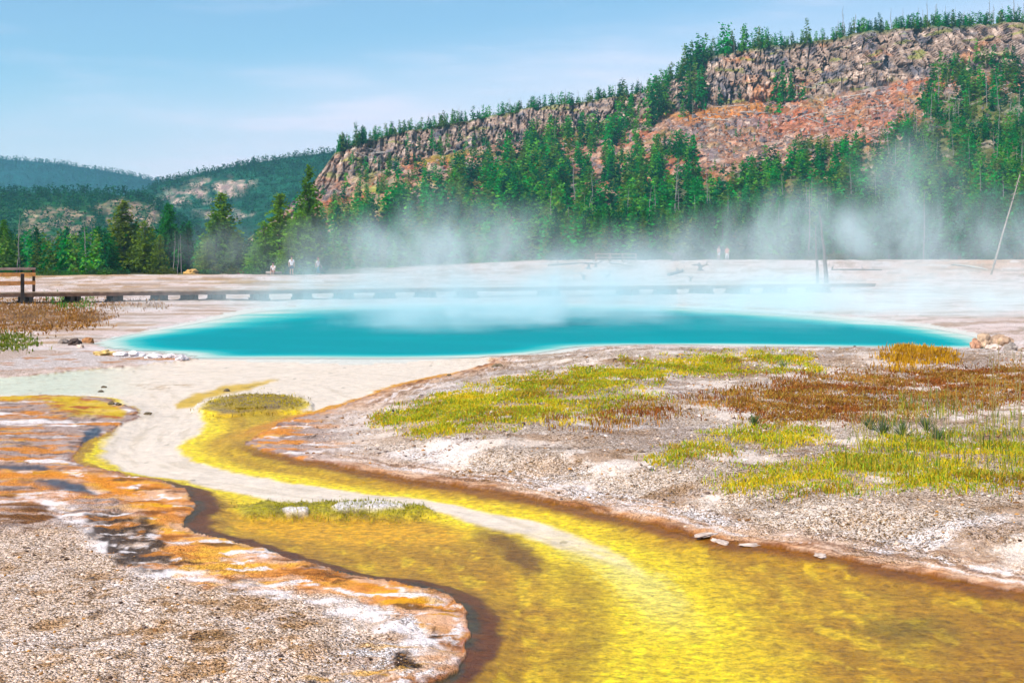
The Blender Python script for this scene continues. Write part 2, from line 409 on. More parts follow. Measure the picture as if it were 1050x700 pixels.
def sd_near(poly, X, Y, mask):
    d = np.full(X.shape, -50.0); d[mask] = sd_poly(poly, X[mask], Y[mask]); return d
X0 = (PX - CX) / F * YY
wp = 0.004 * YY + 0.03
XW = X0 + wp * (fbm(X0 * 2.2, YY * 1.2, 11, 4) + 0.5 * fbm(X0 * 9, YY * 4, 12, 2)); YW = YY + 2.2 * wp * fbm(X0 * 1.8, YY * 1.0, 15, 4)
m_near = (YY < 80) & (PX > -900) & (PX < 2000)
sdw = sd_near(WET_W, XW, YW, m_near); sdp = sd_near(POOL_W, XW, YW, m_near)
sdd = sd_near(POOL_DEEP, X0, YY, m_near); rimk = 1 - smooth(0.5, 1.6, np.abs(sdd))
sdwh = sd_near(WHITE_W, XW, YW, m_near); sdi = sd_near(ISLAND_W, XW, YW, m_near)
Z = smooth_z(PX, PY, X0, YY, sdw, sdp, sdi)
Z = np.where(Z < 0, Z + (-0.016 - Z) * rimk, Z)
nearrow = (YY < 62) & (PY < 1400)
Y1 = np.where(nearrow, F * (H - np.maximum(Z, 0)) / (PY - HY), YY)
X1 = (PX - CX) / F * Y1
Zs = Z + far_rise(PX, Y1)
dry = np.clip(np.where(np.maximum(sdw, sdp) > 0, 0, -np.maximum(sdw, sdp)), 0, 1)
amp = 0.35 + 0.65 * smooth(0, 0.5, dry)
rel = 0.030 * fbm(X1 * 1.5, Y1 * 1.5, 21, 4) + 0.016 * fbm(X1 * 7, Y1 * 7, 22, 3)
Zs = Zs + np.where(np.maximum(sdw, sdp) > 0, 0.25 * rel * (1 - rimk), amp * rel * (0.6 + 0.9 * smooth(380, 520, PX - 1.2 * np.clip(PY - 470, 0, 400)))) + np.where(Y1 > 62, 0.12 * fbm(X1 * 0.25, Y1 * 0.12, 23, 4), 0)
# terraced crust lips on the near left bank
lip = worley(X1 * 2.3 + 0.4 * fbm(X1 * 3, Y1 * 3, 4, 2), Y1 * 1.2, 31)
tq = fbm(X1 * 2.2, Y1 * 2.2, 195, 4, 0.6) + 0.35 * fbm(X1 * 9, Y1 * 9, 196, 2)
tz = (dry > 0.01) * (1 - smooth(0.8, 1.6, np.maximum(-np.maximum(sdw, sdp), 0))) * (Y1 < 26)
Zs = Zs + tz * 0.004 * np.floor(tq * 7)
lipm = (1 - smooth(200, 560, PX)) * smooth(405, 440, PY) * (1 - smooth(560, 640, PY)) * (dry > 0.02)
Zs = Zs + lipm * 0.012 * (lip[2] - 0.4)

# ---- colours
def mix(c, col, m):
    return c + (np.asarray(col) - c) * np.clip(m, 0, 1)[..., None]
def pxmask(poly, soft=5.0, warp=6.0, seed=0):
    """soft mask of a photo-pixel outline, ragged edge"""
    p = np.array(poly); x0, y0 = p.min(0) - soft * 4 - 12; x1, y1 = p.max(0) + soft * 4 + 12
    out = np.zeros(PX.shape); b = (PX > x0) & (PX < x1) & (PY > y0) & (PY < y1)
    ax, ay = PX[b], PY[b]
    sc = 9.0 / np.maximum(YY[b], 4)
    nx = fbm(ax / 22, ay / 9, seed + 40, 4) * warp * 2; ny = fbm(ax / 22, ay / 9, seed + 60, 4) * warp
    out[b] = smooth(-soft, soft, sd_poly(poly, ax + nx, ay + ny)); return out

str1 = fbm(X1 * 0.9, Y1 * 2.6, 71, 5, 0.6); str2 = fbm(X1 * 1.3 + 9, Y1 * 4.2, 72, 5, 0.6); str3 = fbm(X1 * 3.0 + 3, Y1 * 3.0, 73, 5, 0.65)
big = fbm(X1 * 0.35, Y1 * 0.35, 74, 3)
pink = lin(232, 205, 192); cream = lin(244, 212, 190); white = lin(252, 238, 236); mauve = lin(176, 150, 142); orange = lin(226, 138, 34); amber = lin(240, 172, 20)
brown = lin(140, 78, 24); dark = lin(58, 38, 30); slate = lin(70, 92, 112); grey = lin(150, 138, 132); lemon = lin(255, 220, 0, 0.95); olive = lin(204, 150, 0); rust = lin(176, 84, 18)
c = np.zeros(PX.shape + (3,)) + pink
grav = np.ones(PX.shape); algae = np.zeros(PX.shape); wet = np.zeros(PX.shape)
dryd = np.clip(-np.maximum(sdw, sdp), 0, 60)
leftm = 1 - smooth(330, 470, PX - 0.9 * np.clip(PY - 560, 0, 200) * 0.9)
leftm = np.where(PY > 640, 1 - smooth(505, 560, PX), leftm)
# left bank below the flats: cream gravel, then streaky terraces
c = mix(c, cream, leftm * smooth(500, 560, PY))
c = mix(c, lin(186, 132, 72), leftm * smooth(520, 600, PY) * smooth(0.02, 0.3, str3 + 0.3 * big) * 0.75)
c = mix(c, lin(250, 226, 214), leftm * smooth(520, 600, PY) * smooth(0.04, 0.3, fbm(X1 * 2 + 60, Y1 * 2, 189, 5, 0.6)) * 0.75)
c = mix(c, lin(120, 84, 50), leftm * smooth(520, 600, PY) * smooth(0.16, 0.36, fbm(X1 * 3.4 + 30, Y1 * 3, 190, 5, 0.6)) * 0.7)
terr = leftm * smooth(400, 410, PY) * (1 - smooth(505, 560, PY + 25 * str1))
c = mix(c, mauve, terr * 0.9); grav = grav * (1 - 0.55 * terr)
c = mix(c, lin(120, 100, 96), terr * smooth(0.0, 0.3, -str3))
c = mix(c, orange, terr * smooth(0.02, 0.22, str1) * 0.9)
c = mix(c, amber, terr * smooth(0.18, 0.4, str2) * 0.8)
c = mix(c, white, terr * smooth(0.16, 0.3, fbm(X1 * 0.8 + 5, Y1 * 2.2, 75, 5, 0.6)) * 0.95)
c = mix(c, dark, terr * smooth(0.22, 0.4, fbm(X1 * 1.2 + 15, Y1 * 3.4, 76, 5, 0.6)) * 0.85)
# right-hand gravel
rightm = smooth(300, 420, PX) * (sdw < 0) * (sdp < 0) * smooth(345, 356, PY)
c = mix(c, lin(226, 203, 186), rightm)
c = mix(c, lin(190, 170, 162), rightm * smooth(0, 0.3, -big) * 0.7)
c = mix(c, lin(206, 170, 140), rightm * smooth(0, 0.3, fbm(X1 * .6 + 8, Y1 * 1.0, 70, 4)) * 0.6)
c = mix(c, white, rightm * smooth(0.14, 0.34, fbm(X1 * 0.5, Y1 * 1.1, 77, 5, 0.6)) * 0.75)
c = mix(c, lin(150, 128, 112), rightm * smooth(0.15, 0.4, fbm(X1 * 0.8, Y1 * 1.6, 78, 5, 0.6)) * 0.6)
pat = smooth(0.02, 0.22, fbm(X1 * 0.9 + 21, Y1 * 0.9, 201, 5, 0.6))
grav = grav * (1 - 0.65 * pat * rightm); c = mix(c, lin(240, 222, 210), rightm * pat * 0.6)
damp = smooth(0.14, 0.3, fbm(X1 * 0.7 + 51, Y1 * 1.0, 202, 5, 0.6)) * rightm; c = mix(c, lin(164, 124, 88), damp * 0.7)
# orange bacterial rim on the dry side of each bank
rim = (sdw < 0) & (sdp < -0.5)
rr = dryd + 0.12 * str1
c = mix(c, lin(228, 184, 152), rim * (1 - smooth(0.25, 0.85, rr)) * rightm * 0.8)
c = mix(c, lin(206, 134, 66), rim * (1 - smooth(0.05, 0.30, rr)) * rightm * (0.25 + 0.6 * smooth(-0.1, 0.25, str2 + 0.4 * big)))
c = mix(c, lin(150, 96, 60), rim * (1 - smooth(0.2, 0.6, rr)) * rightm * smooth(0.05, 0.3, -str1) * 0.7)
c = mix(c, white, rim * smooth(0.30, 0.4, rr) * (1 - smooth(0.5, 0.7, rr)) * rightm * smooth(-0.1, 0.2, str3) * 0.9 * smooth(480, 520, PY))
c = mix(c, lin(140, 78, 30), rim * (1 - smooth(0.0, 0.09, rr)) * (0.25 + 0.6 * smooth(-0.1, 0.2, str3)))
grav = np.where(rim, grav * (0.35 + 0.65 * smooth(0.0, 0.5, rr + 0.6 * str3)), grav)
strata = fbm(X1 * 1.1 + 0.5 * Y1, np.minimum(dryd, 3) * 11 + 0.8 * str1, 197, 4, 0.6)
c = mix(c, lin(112, 66, 34), rim * (1 - smooth(0.4, 1.0, rr)) * rightm * smooth(0.08, 0.26, strata) * 0.7)
c = mix(c, white, rim * (1 - smooth(0.6, 1.3, rr)) * smooth(0.08, 0.3, rr) * rightm * smooth(0.10, 0.24, -strata) * 0.75)
OZ = [(150, 488), (188, 498), (202, 520), (193, 540), (240, 552), (330, 580), (425, 598), (475, 622), (484, 645), (440, 642), (395, 618), (330, 606), (270, 604), (205, 600), (175, 585), (168, 560), (150, 535), (110, 505), (60, 494), (0, 488), (0, 480), (80, 482)]
oz = pxmask(OZ, 6, 8, 1) * (sdw < 0)
c = mix(c, mix(np.zeros(c.shape) + orange, amber, smooth(-0.1, 0.3, str2)), oz * 0.92)
c = mix(c, lin(232, 182, 150), oz * smooth(-0.02, 0.2, fbm(X1 * 1.6, Y1 * 2.6, 79, 5, 0.6)) * 0.85)
c = mix(c, white, oz * smooth(0.2, 0.3, fbm(X1 * 2.6 + 4, Y1 * 4.0, 87, 4, 0.6)) * 0.9)
c = mix(c, lin(96, 60, 30), oz * smooth(0.14, 0.34, fbm(X1 * 2.2 + 14, Y1 * 4.4, 88, 5, 0.6)) * 0.85)
c = mix(c, brown, oz * smooth(0.1, 0.3, -str2) * 0.8); grav = grav * (1 - 0.5 * oz)
cr = np.minimum(sd_poly(to_world([(40, 512), (110, 556), (165, 590), (240, 600), (300, 612), (345, 622), (410, 645), (440, 668)]), X1, Y1, False), 9)
crust = (1 - smooth(0.02, 0.2, cr - 0.30 * str3 - 0.16 * str1)) * (sdw < 0) * (0.35 + 0.65 * smooth(-0.15, 0.1, fbm(X1 * 4 + 3, Y1 * 5, 188, 4, 0.6)))
c = mix(c, white, crust * 0.95); grav = grav * (1 - 0.75 * crust)
ed = pxmask([(395, 600), (450, 612), (478, 640), (470, 670), (430, 697), (330, 720), (300, 700), (380, 660)], 8, 14, 3) * (sdw < 0)
c = mix(c, white, ed * smooth(0.0, 0.15, str3)); c = mix(c, dark, ed * smooth(0.22, 0.4, fbm(X1 * 3, Y1 * 3, 85, 4))); c = mix(c, amber, ed * smooth(0.15, 0.3, -str2) * 0.7)
c = mix(c, rust, (1 - smooth(0.0, 0.05, dryd)) * ed)
dk = pxmask([(88, 528), (130, 525), (168, 536), (162, 552), (180, 580), (150, 586), (122, 578), (112, 560), (86, 545)], 6, 12, 5)
c = mix(c, lin(50, 30, 20), dk * smooth(-0.45, -0.05, str3) * 0.95); c = mix(c, white, dk * smooth(0.2, 0.3, -str2 + 0.3 * fbm(X1 * 9, Y1 * 9, 205, 3)) * 0.9); c = mix(c, orange, dk * smooth(0.12, 0.3, fbm(X1 * 3.3 + 5, Y1 * 5, 206, 4)) * 0.6); grav = grav * (1 - 0.5 * dk)
dk2 = pxmask([(-20, 508), (40, 512), (60, 525), (40, 545), (-20, 540)], 6, 10, 7)
c = mix(c, lin(120, 70, 22), dk2 * smooth(-0.2, 0.15, str2))
pud = np.maximum(pxmask([(20, 493), (55, 491), (85, 497), (100, 507), (78, 506), (50, 497)], 2.5, 3, 9), pxmask([(0, 478), (45, 477), (52, 480), (20, 482), (0, 482)], 2, 2, 10))
pud = np.maximum(pud, pxmask([(86, 441), (100, 437), (106, 441), (96, 452), (84, 455)], 2.5, 2, 11))
c = mix(c, slate * 0.55, pud * 0.9); grav = grav * (1 - pud); wet = np.maximum(wet, pud)
am = pxmask([(-20, 484), (60, 485), (110, 493), (150, 510), (120, 506), (90, 493), (40, 489), (-20, 491)], 2.5, 3, 12) * (1 - pud)
c = mix(c, orange, am * 0.9)
ym = pxmask([(0, 404), (60, 405), (100, 408), (132, 420), (120, 428), (70, 424), (45, 412), (0, 409)], 3, 6, 13)
c = mix(c, mix(np.zeros(c.shape) + lin(214, 176, 10), rust, smooth(0.0, 0.25, str2)), ym * 0.9); grav = grav * (1 - 0.5 * ym)
# far shore and flats
farm = (sdp < 0) & (sdw < 0) & (PY < 392) & (Y1 > 30)
c = mix(c, lin(238, 214, 208), farm * 0.9); grav = np.where(farm, 0.55, grav)
fs = fbm(X1 * 0.22, Y1 * 0.55, 81, 5, 0.6)
fleft = 1 - smooth(250, 620, PX)
c = mix(c, lin(190, 148, 96), farm * smooth(0.05, 0.3, fs) * (0.25 + 0.5 * fleft))
c = mix(c, lin(150, 132, 124), farm * smooth(0.1, 0.3, -fs) * (PY > 330) * (PX < 300) * 0.7)
ba = np.exp(-((PY - (291 + 3.0 * fs)) / 3.2) ** 2) * smooth(30, 70, PX) * (1 - smooth(330, 420, PX)) * smooth(-0.2, 0.2, fbm(X1 * 0.1, Y1 * 0.4, 82, 3))
c = mix(c, lin(190, 140, 36), farm * ba * 0.9)
ba = np.exp(-((PY - (283 + 3.0 * fs)) / 3.0) ** 2) * (1 - smooth(150, 240, PX)); c = mix(c, lin(200, 150, 40), farm * ba * 0.9)
for cx_, cy_, sx_, sy_, k_ in ((585, 284, 34, 7, .8), (985, 283, 60, 5, .7), (900, 290, 40, 3, .4), (700, 284, 20, 4, .5), (1035, 279, 40, 4, .7), (395, 291, 40, 3, .5), (1000, 300, 60, 5, .3)):
    c = mix(c, lin(222, 156, 96), farm * k_ * np.exp(-((PX - cx_) / sx_) ** 2 - ((PY - cy_) / sy_) ** 2))
bg = pxmask([(-40, 320), (30, 317), (90, 319), (110, 325), (100, 333), (50, 337), (-40, 337)], 3, 5, 15)
c = mix(c, lin(150, 98, 30), bg * 0.85)
c = mix(c, lin(168, 120, 40), pxmask([(-40, 311), (60, 311), (150, 313), (90, 316), (-40, 317)], 2, 3, 16) * 0.7)
fs2 = fbm(X1 * 0.10, Y1 * 0.35, 181, 5, 0.65); fs3 = fbm(X1 * 0.16 + 7, Y1 * 0.5, 182, 5, 0.65)
c = mix(c, lin(176, 140, 110), farm * smooth(0.06, 0.22, fs2) * 0.75)
c = mix(c, lin(250, 236, 234), farm * smooth(0.08, 0.2, fs3) * 0.7)
c = mix(c, lin(150, 120, 84), farm * smooth(0.22, 0.34, fs3 - fs2) * 0.6)
sh = pxmask([(55, 363), (100, 359), (160, 362), (192, 366), (186, 371), (120, 373), (60, 378), (-20, 380), (-20, 372)], 2, 4, 17)
c = mix(c, mix(np.zeros(c.shape) + white, orange, smooth(0.12, 0.3, fbm(X1 * 0.9, Y1 * 1.4, 83, 4))), sh * 0.8)
forest_floor = smooth(138, 150, Y1) * (1 - smooth(330, 430, PX)) + smooth(172, 200, Y1) * smooth(330, 430, PX)
c = mix(c, lin(88, 96, 50), np.clip(forest_floor, 0, 1)); grav = np.where(forest_floor > .5, 0.2, grav)
ffn = fbm(X1 * 0.1, Y1 * 0.1, 84, 3); c = mix(c, lin(130, 110, 70), np.clip(forest_floor, 0, 1) * smooth(0.1, 0.4, ffn) * 0.7)
# under water: yellow to olive to brown mats, white sinter channel
inw = sdw > 0
ywh = np.clip(-sdwh, 0, 9)                       # metres from the white channel
wob = 0.12 * str3
flow = np.array(to_world(catmull([(150, 400), (160, 425), (130, 450), (150, 474), (230, 490), (350, 505), (450, 514), (540, 536), (620, 566), (670, 600), (690, 650), (690, 720), (690, 900)], 4)))
fd2 = np.full(PX.shape, 1e9); along = np.zeros(PX.shape); acc = 0.0; mm = inw
ax_, ay_ = X1[mm], Y1[mm]; bd = np.full(ax_.shape, 1e9); ba_ = np.zeros(ax_.shape); bs_ = np.zeros(ax_.shape)
for i in range(len(flow) - 1):
    p_, q_ = flow[i], flow[i + 1]; e_ = q_ - p_; L_ = np.hypot(*e_) + 1e-9
    t_ = np.clip(((ax_ - p_[0]) * e_[0] + (ay_ - p_[1]) * e_[1]) / L_ ** 2, 0, 1)
    dx_, dy_ = ax_ - p_[0] - t_ * e_[0], ay_ - p_[1] - t_ * e_[1]; d_ = dx_ ** 2 + dy_ ** 2; cc_ = d_ < bd
    bd = np.where(cc_, d_, bd); ba_ = np.where(cc_, acc + t_ * L_, ba_); bs_ = np.where(cc_, np.sign(e_[0] * dy_ - e_[1] * dx_) * np.sqrt(d_), bs_); acc += L_
flowA = np.zeros(PX.shape); flowB = np.zeros(PX.shape)
flowA[mm] = fbm(ba_ * 0.7, bs_ * 7 + 0.6 * fbm(ba_ * 0.9, bs_ * 2, 192, 2), 191, 5, 0.6); flowB[mm] = fbm(ba_ * 2.0 + 9, bs_ * 22, 193, 4, 0.6)
yel = np.zeros(c.shape) + olive
brt = 1 - smooth(0.10, 0.45, ywh + wob)
cl = sd_poly(to_world([(560, 540), (620, 566), (660, 588), (690, 625), (690, 680), (670, 780)]), X1, Y1, False)
brt = np.maximum(brt, 1 - smooth(0.15, 0.85, cl + wob * 2.0 + 0.15 * str1))
brt = np.maximum(brt, 0.4 * smooth(0.1, 0.4, fbm(X1 * 1.4, Y1 * 0.9, 86, 4)) * smooth(560, 640, PY))
yel = mix(yel, lemon, brt)
yel = mix(yel, lin(214, 186, 4), (1 - smooth(440, 540, PY)) * smooth(0.25, 0.6, ywh) * 0.6)
yel = mix(yel, lin(150, 100, 2), smooth(0.05, 0.35, flowA) * 0.22)
yel = mix(yel, lin(255, 208, 4), smooth(0.06, 0.3, -flowA) * 0.25)
yel = yel * (1 + 0.12 * np.clip(flowB, -.6, .6))[..., None]
shelf = pxmask([(232, 530), (280, 526), (360, 527), (430, 530), (480, 535), (470, 545), (430, 549), (370, 551), (300, 545), (255, 538)], 5, 5, 18)
yel = mix(yel, lin(245, 180, 8), shelf * 0.95)
yel = mix(yel, lin(236, 150, 14), pxmask([(262, 446), (300, 431), (332, 424), (300, 436), (278, 447), (300, 462), (260, 456)], 4, 4, 19) * 0.85)
yel = mix(yel, lin(160, 112, 4), smooth(0.04, 0.3, fbm(X1 * 2.4 + 40, Y1 * 1.3, 186, 5, 0.6)) * 0.35 * smooth(500, 560, PY) * smooth(0.3, 1.0, cl))
yel = mix(yel, lin(255, 214, 10), smooth(0.12, 0.3, fbm(X1 * 5 + 4, Y1 * 2.4, 187, 4, 0.6)) * 0.55 * smooth(500, 560, PY))
yel = yel * (1 + 0.55 * np.clip(fbm(X1 * 16, Y1 * 14, 208, 3, 0.7), -.6, .5))[..., None]
smud = pxmask([(488, 535), (520, 536), (545, 552), (566, 576), (545, 580), (520, 568), (500, 550)], 8, 7, 20)
yel = mix(yel, lin(120, 66, 10), smud * 0.85)
yel = mix(yel, lin(150, 104, 4), pxmask([(590, 560), (622, 590), (628, 640), (600, 700), (570, 690), (590, 620), (570, 575)], 16, 10, 21) * 0.5)
yel = mix(yel, lin(110, 100, 10), pxmask([(880, 625), (960, 622), (990, 640), (930, 650), (890, 640)], 12, 10, 22) * 0.6)
yel = mix(yel, lin(158, 96, 4), smooth(880, 1040, PX + 40 * str1) * smooth(585, 640, PY) * 0.45)
edge = sdw + 0.05 * str1
isleft = (sd_poly([(x, y) for x, y in LEFT_BANK] , PX, PY, False) < sd_poly(RIGHT_BANK, PX, PY, False))
dkw = np.interp(PY, [400, 440, 480, 500, 530, 560, 620, 690, 720], [0.04, 0.09, 0.10, 0.22, 0.19, 0.20, 0.20, 0.13, 0.07])
bl = isleft * (1 - smooth(0.75, 1.15, edge / dkw))
deep = bl * smooth(478, 496, PY)
yel = mix(yel, lin(112, 54, 12), deep * 0.92)
yel = mix(yel, lin(62, 78, 60), deep * (1 - smooth(0.2, 0.5, edge / dkw)) * smooth(-0.2, 0.2, str3) * 0.7)
yel = mix(yel, lin(150, 70, 12), bl * (1 - smooth(478, 496, PY)) * 0.6)
yel = mix(yel, lin(138, 74, 10), (~isleft) * (1 - smooth(0.10, 0.24 , edge)) * smooth(440, 470, PY) * 0.85)
yel = mix(yel, lin(228, 140, 20), (~isleft) * (1 - smooth(0.15, 0.5, edge)) * (1 - smooth(430, 460, PY)) * 0.8)
c = np.where(inw[..., None], yel, c); grav = np.where(inw, 0, grav); algae = np.where(inw, 1.0, algae)
wm = smooth(-0.06, 0.06, sdwh - 0.02 * str3) * inw
wm = wm * (1 - smooth(525, 600, PY - 26 * str3 - 20 * flowB))
wcol = mix(np.zeros(c.shape) + lin(248, 226, 204, 0.80), lin(206, 214, 190), (1 - smooth(60, 170, PX)) * (1 - smooth(398, 404, PY)) * 0.75)
wcol = mix(wcol, lin(206, 182, 150), smooth(0.05, 0.35, flowA) * 0.45); wcol = wcol * (1 + 0.14 * np.clip(flowB, -.6, .6))[..., None]
sp_ = worley(X1 * 3.5, Y1 * 2.2, 91); wcol = mix(wcol, lin(120, 104, 80), (sp_[0] < 0.11) * (sp_[2] > 0.82) * smooth(-0.1, 0.2, str1) * 0.6)
tip = inw * (1 - smooth(0.05, 0.30, cl + 0.25 * str3 + 0.12 * flowB)) * smooth(535, 575, PY) * (1 - smooth(590, 660, PY)); c = mix(c, lin(252, 236, 120, 0.9), tip * 0.75)
c = mix(c, wcol, wm); algae = algae * (1 - wm * 0.85); grav = np.maximum(grav, wm * 0.12)
sm = pxmask(SMEAR_PX, 2, 3, 24) ; c = mix(c, mix(np.zeros(c.shape) + lin(226, 180, 20), lin(190, 150, 10), smooth(0, .3, str3)), sm * 0.95)
sm = pxmask([(130, 392), (180, 390), (210, 392), (172, 396), (138, 395)], 2, 4, 25); c = mix(c, lin(176, 130, 60), sm * 0.6 * smooth(0, 0.2, str3))
isl = smooth(-0.1, 0.1, sdi); c = mix(c, mix(np.zeros(c.shape) + lin(190, 160, 40), lin(150, 130, 100), smooth(-0.1, 0.2, str3)), isl * 0.9); grav = np.maximum(grav, isl * 0.9); algae = algae * (1 - isl)
gi = pxmask([(232, 516), (280, 511), (350, 511), (430, 514), (450, 521), (400, 525), (320, 524), (260, 526)], 3, 5, 26)
c = mix(c, mix(np.zeros(c.shape) + lin(206, 190, 10), lin(128, 124, 20), smooth(0.0, 0.25, str3)), gi * 0.9); Zs = Zs + (-0.008 + 0.05 * str3 * 0.5 - Zs) * gi; grav = np.maximum(grav, gi * 0.5)
for poly in ([(340, 519), (352, 514), (385, 512), (412, 515), (414, 520), (380, 521), (350, 523)], [(288, 522), (300, 519), (316, 520), (314, 524), (296, 525)]):
    wi = pxmask(poly, 1.5, 3, 27); c = mix(c, white, wi); algae = algae * (1 - wi); Zs = Zs + (0.012 + 0.02 * str3 - Zs) * wi
inp = sdp > 0
c = np.where(inp[..., None], mix(np.zeros(c.shape) + lin(226, 220, 208), lin(120, 190, 190), smooth(0.2, 3, sdp)), c); grav = np.where(inp, 0.1, grav); algae = np.where(inp, 0, algae)
wet = np.maximum(wet, (inw | inp) * 1.0); wet = np.maximum(wet, (1 - smooth(0, 0.15, dryd)) * 0.8)

def grid_faces(nr, nc):
    i = np.arange(nr - 1)[:, None] * nc + np.arange(nc - 1)[None, :]
    return np.stack([i, i + 1, i + nc + 1, i + nc], -1).reshape(-1, 4)
gv = np.stack([X1, Y1, Zs], -1).reshape(-1, 3)
gf = grid_faces(NR, NC)
# strip behind the viewer, so the sheet carries on under and past the camera
y0 = float(Y1[0].min()); n0 = len(gv)
xb = np.linspace(-200, 200, 41); yb = np.linspace(-200, y0, 20)
bx, by = np.meshgrid(xb, yb); bz = 0.1 + 0.05 * fbm(bx * 0.3, by * 0.3, 5, 3) - 0.12 * smooth(-6, y0, by)
gv = np.concatenate([gv, np.stack([bx, by, bz], -1).reshape(-1, 3)]); gf = np.concatenate([gf, grid_faces(20, 41) + n0])
nb = bx.size
gc = np.concatenate([np.clip(c, 0.003, 0.92).reshape(-1, 3), np.tile(cream, (nb, 1))])
pad = lambda a, v: np.concatenate([a.ravel(), np.full(nb, v)])
gme = mesh_np("ground", gv, gf, M_GROUND, gc, {"grav": pad(grav, 1), "algae": pad(algae, 0), "wet": pad(wet, 0)}, True)
link("ground", gme, kind="structure")

def ground_at(px, Y):
    """height of the ground sheet at a column and depth"""
    r = int(np.argmin(np.abs(Y1[:, np.argmin(np.abs(pxs - px))] - Y))); k = int(np.argmin(np.abs(pxs - px)))
    return float(Zs[r, k])
def ground_px(px, py):
    """the point of the ground sheet seen at a photo pixel"""
    k = int(np.argmin(np.abs(pxs - px))); col = HY - (Zs[:, k] - H) * F / Y1[:, k]
    r = int(np.argmin(np.abs(col - py) + (Y1[:, k] > 240) * 50))
    return Vector((X1[r, k], Y1[r, k], Zs[r, k]))

# ------------------------------------------------------------------ water sheets
def sheet(name, polyw, z, mat, step, extra=0.15, depth=False, minus=None):
    """a water sheet clipped to an outline that reaches just under the banks"""
    p = np.array(polyw); x0, y0 = p.min(0); x1, y1 = p.max(0)
    y0 = max(y0, 1.2); x0 = max(x0, -30); x1 = min(x1, 40)
    r = [y0]
    while r[-1] < y1 + step: r.append(r[-1] + max(0.05, step * r[-1] / 20))
    gx, gy = np.meshgrid(np.arange(x0 - 1, x1 + 1, step * 0.6), np.array(r))
    d = sd_poly(polyw, gx, gy)
    q = grid_faces(*gx.shape)
    keep = (d.ravel()[q] > -extra - step * 0.4).all(1)
    if minus is not None: keep &= (sd_poly(minus, gx, gy).ravel()[q] < -0.06).all(1)
    q = q[keep]
    u, inv = np.unique(q, return_inverse=True)
    v = np.stack([gx.ravel(), gy.ravel(), np.full(gx.size, z)], -1)[u]
    at = {}
    if depth:
        dd = np.maximum(d.ravel()[u], 0); yy = v[:, 1]
        at["depth"] = smooth(0.0, 1.0, dd / (1.6 + 0.24 * np.clip(yy - 34, 0, 30)))
    return link(name, mesh_np(name, v, inv.reshape(-1, 4), mat, None, at, True), kind="structure")
sheet("stream_water", WET_W, -0.012, water_mat(), 0.25, minus=POOL_DEEP)
sheet("pool_water", POOL_DEEP, -0.008, pool_mat(), 0.5, 0.8, True)

# ------------------------------------------------------------------ hills
def hill(name, px, stations, mat, colour, rough_fn, back=150.0):
    """px columns; stations = list of (py array, Y array, rows to reach it, power)"""
    rows_py, rows_Y, tag = [], [], []
    p0, Y0 = stations[0][:2]
    rows_py.append(p0); rows_Y.append(Y0); tag.append(0.0)
    for k, (p1, Ya, n, pw) in enumerate(stations[1:]):
        for t in np.linspace(0, 1, n + 1)[1:]:
            rows_py.append(p0 + (p1 - p0) * t); rows_Y.append(Y0 + (Ya - Y0) * t ** pw); tag.append(k + t)
        p0, Y0 = p1, Ya
    PYh = np.array(rows_py); Yh = np.array(rows_Y); T = np.repeat(np.array(tag)[:, None], len(px), 1)
    PXh = np.repeat(px[None, :], len(PYh), 0)
    Xh = (PXh - CX) / F * Yh; Zh = H + (HY - PYh) / F * Yh
    Yd, Zd = rough_fn(PXh, PYh, Xh, Yh, Zh, T)
    Xd = Xh * 1.0
    ztop = Zd[-1]; ext = []
    for dY, dz in ((8, 0.3), (25, 0.0), (60, -1), (back, -8), (back * 2.5, -40)):
        ext.append((Xh[-1] * (1 + dY / Yh[-1]), Yh[-1] + dY, np.maximum(H + (HY - PYh[-1]) / F * Yh[-1] + dz, -3)))
    V = np.concatenate([np.stack([Xd, Yh + Yd, Zd], -1), np.array([np.stack(e, -1) for e in ext])])
    PXa = np.concatenate([PXh, np.repeat(px[None], 5, 0)]); PYa = np.concatenate([PYh, np.repeat(PYh[-1:], 5, 0)]); Ta = np.concatenate([T, np.full((5, len(px)), len(stations) + 1.0)])
    cc, rk = colour(PXa, PYa, V, Ta)
    me = mesh_np(name, V.reshape(-1, 3), grid_faces(*PXa.shape), mat, np.clip(cc, 0.004, 0.8).reshape(-1, 3), {"rock": rk.ravel()}, mat is not M_HILL)
    return link(name, me, kind="structure")

# --- the big cliff hill on the right
hx = np.concatenate([np.arange(225, 1140, 1.4), np.linspace(1145, 2400, 120)])
SKY = [(225, 264), (245, 252), (262, 240), (280, 226), (300, 208), (320, 190), (333, 172), (343, 157), (352, 152), (372, 146), (400, 137), (450, 129), (500, 119), (550, 110), (600, 104), (650, 96), (680, 86), (700, 77),
       (716, 66), (730, 58), (760, 51), (800, 46), (850, 40), (900, 31), (950, 27), (1000, 26), (1050, 22), (1150, 18), (1400, 15), (2400, 60)]
FOOT = [(225, 265), (245, 256), (262, 247), (280, 236), (300, 220), (320, 204), (343, 190), (380, 180), (420, 168), (470, 155), (520, 148), (570, 140), (620, 132), (660, 122), (690, 116), (720, 112), (760, 108), (800, 104), (850, 98),
        (900, 90), (940, 80), (980, 76), (1050, 74), (1400, 70), (2400, 120)]
YB = [(225, 420), (300, 340), (400, 300), (600, 265), (800, 240), (1050, 222), (2400, 160)]
YF = [(225, 440), (300, 430), (343, 450), (600, 500), (800, 490), (1050, 440), (2400, 330)]
ip = lambda tb, x: np.interp(x, [a for a, b in tb], [b for a, b in tb])
skyline = lambda x: ip(SKY, x) + 1.6 * fbm(x / 14.0, x * 0 + 2.0, 3, 3)
foot = lambda x: ip(FOOT, x) + 5 * fbm(x / 30.0, x * 0 + 7.0, 4, 3)
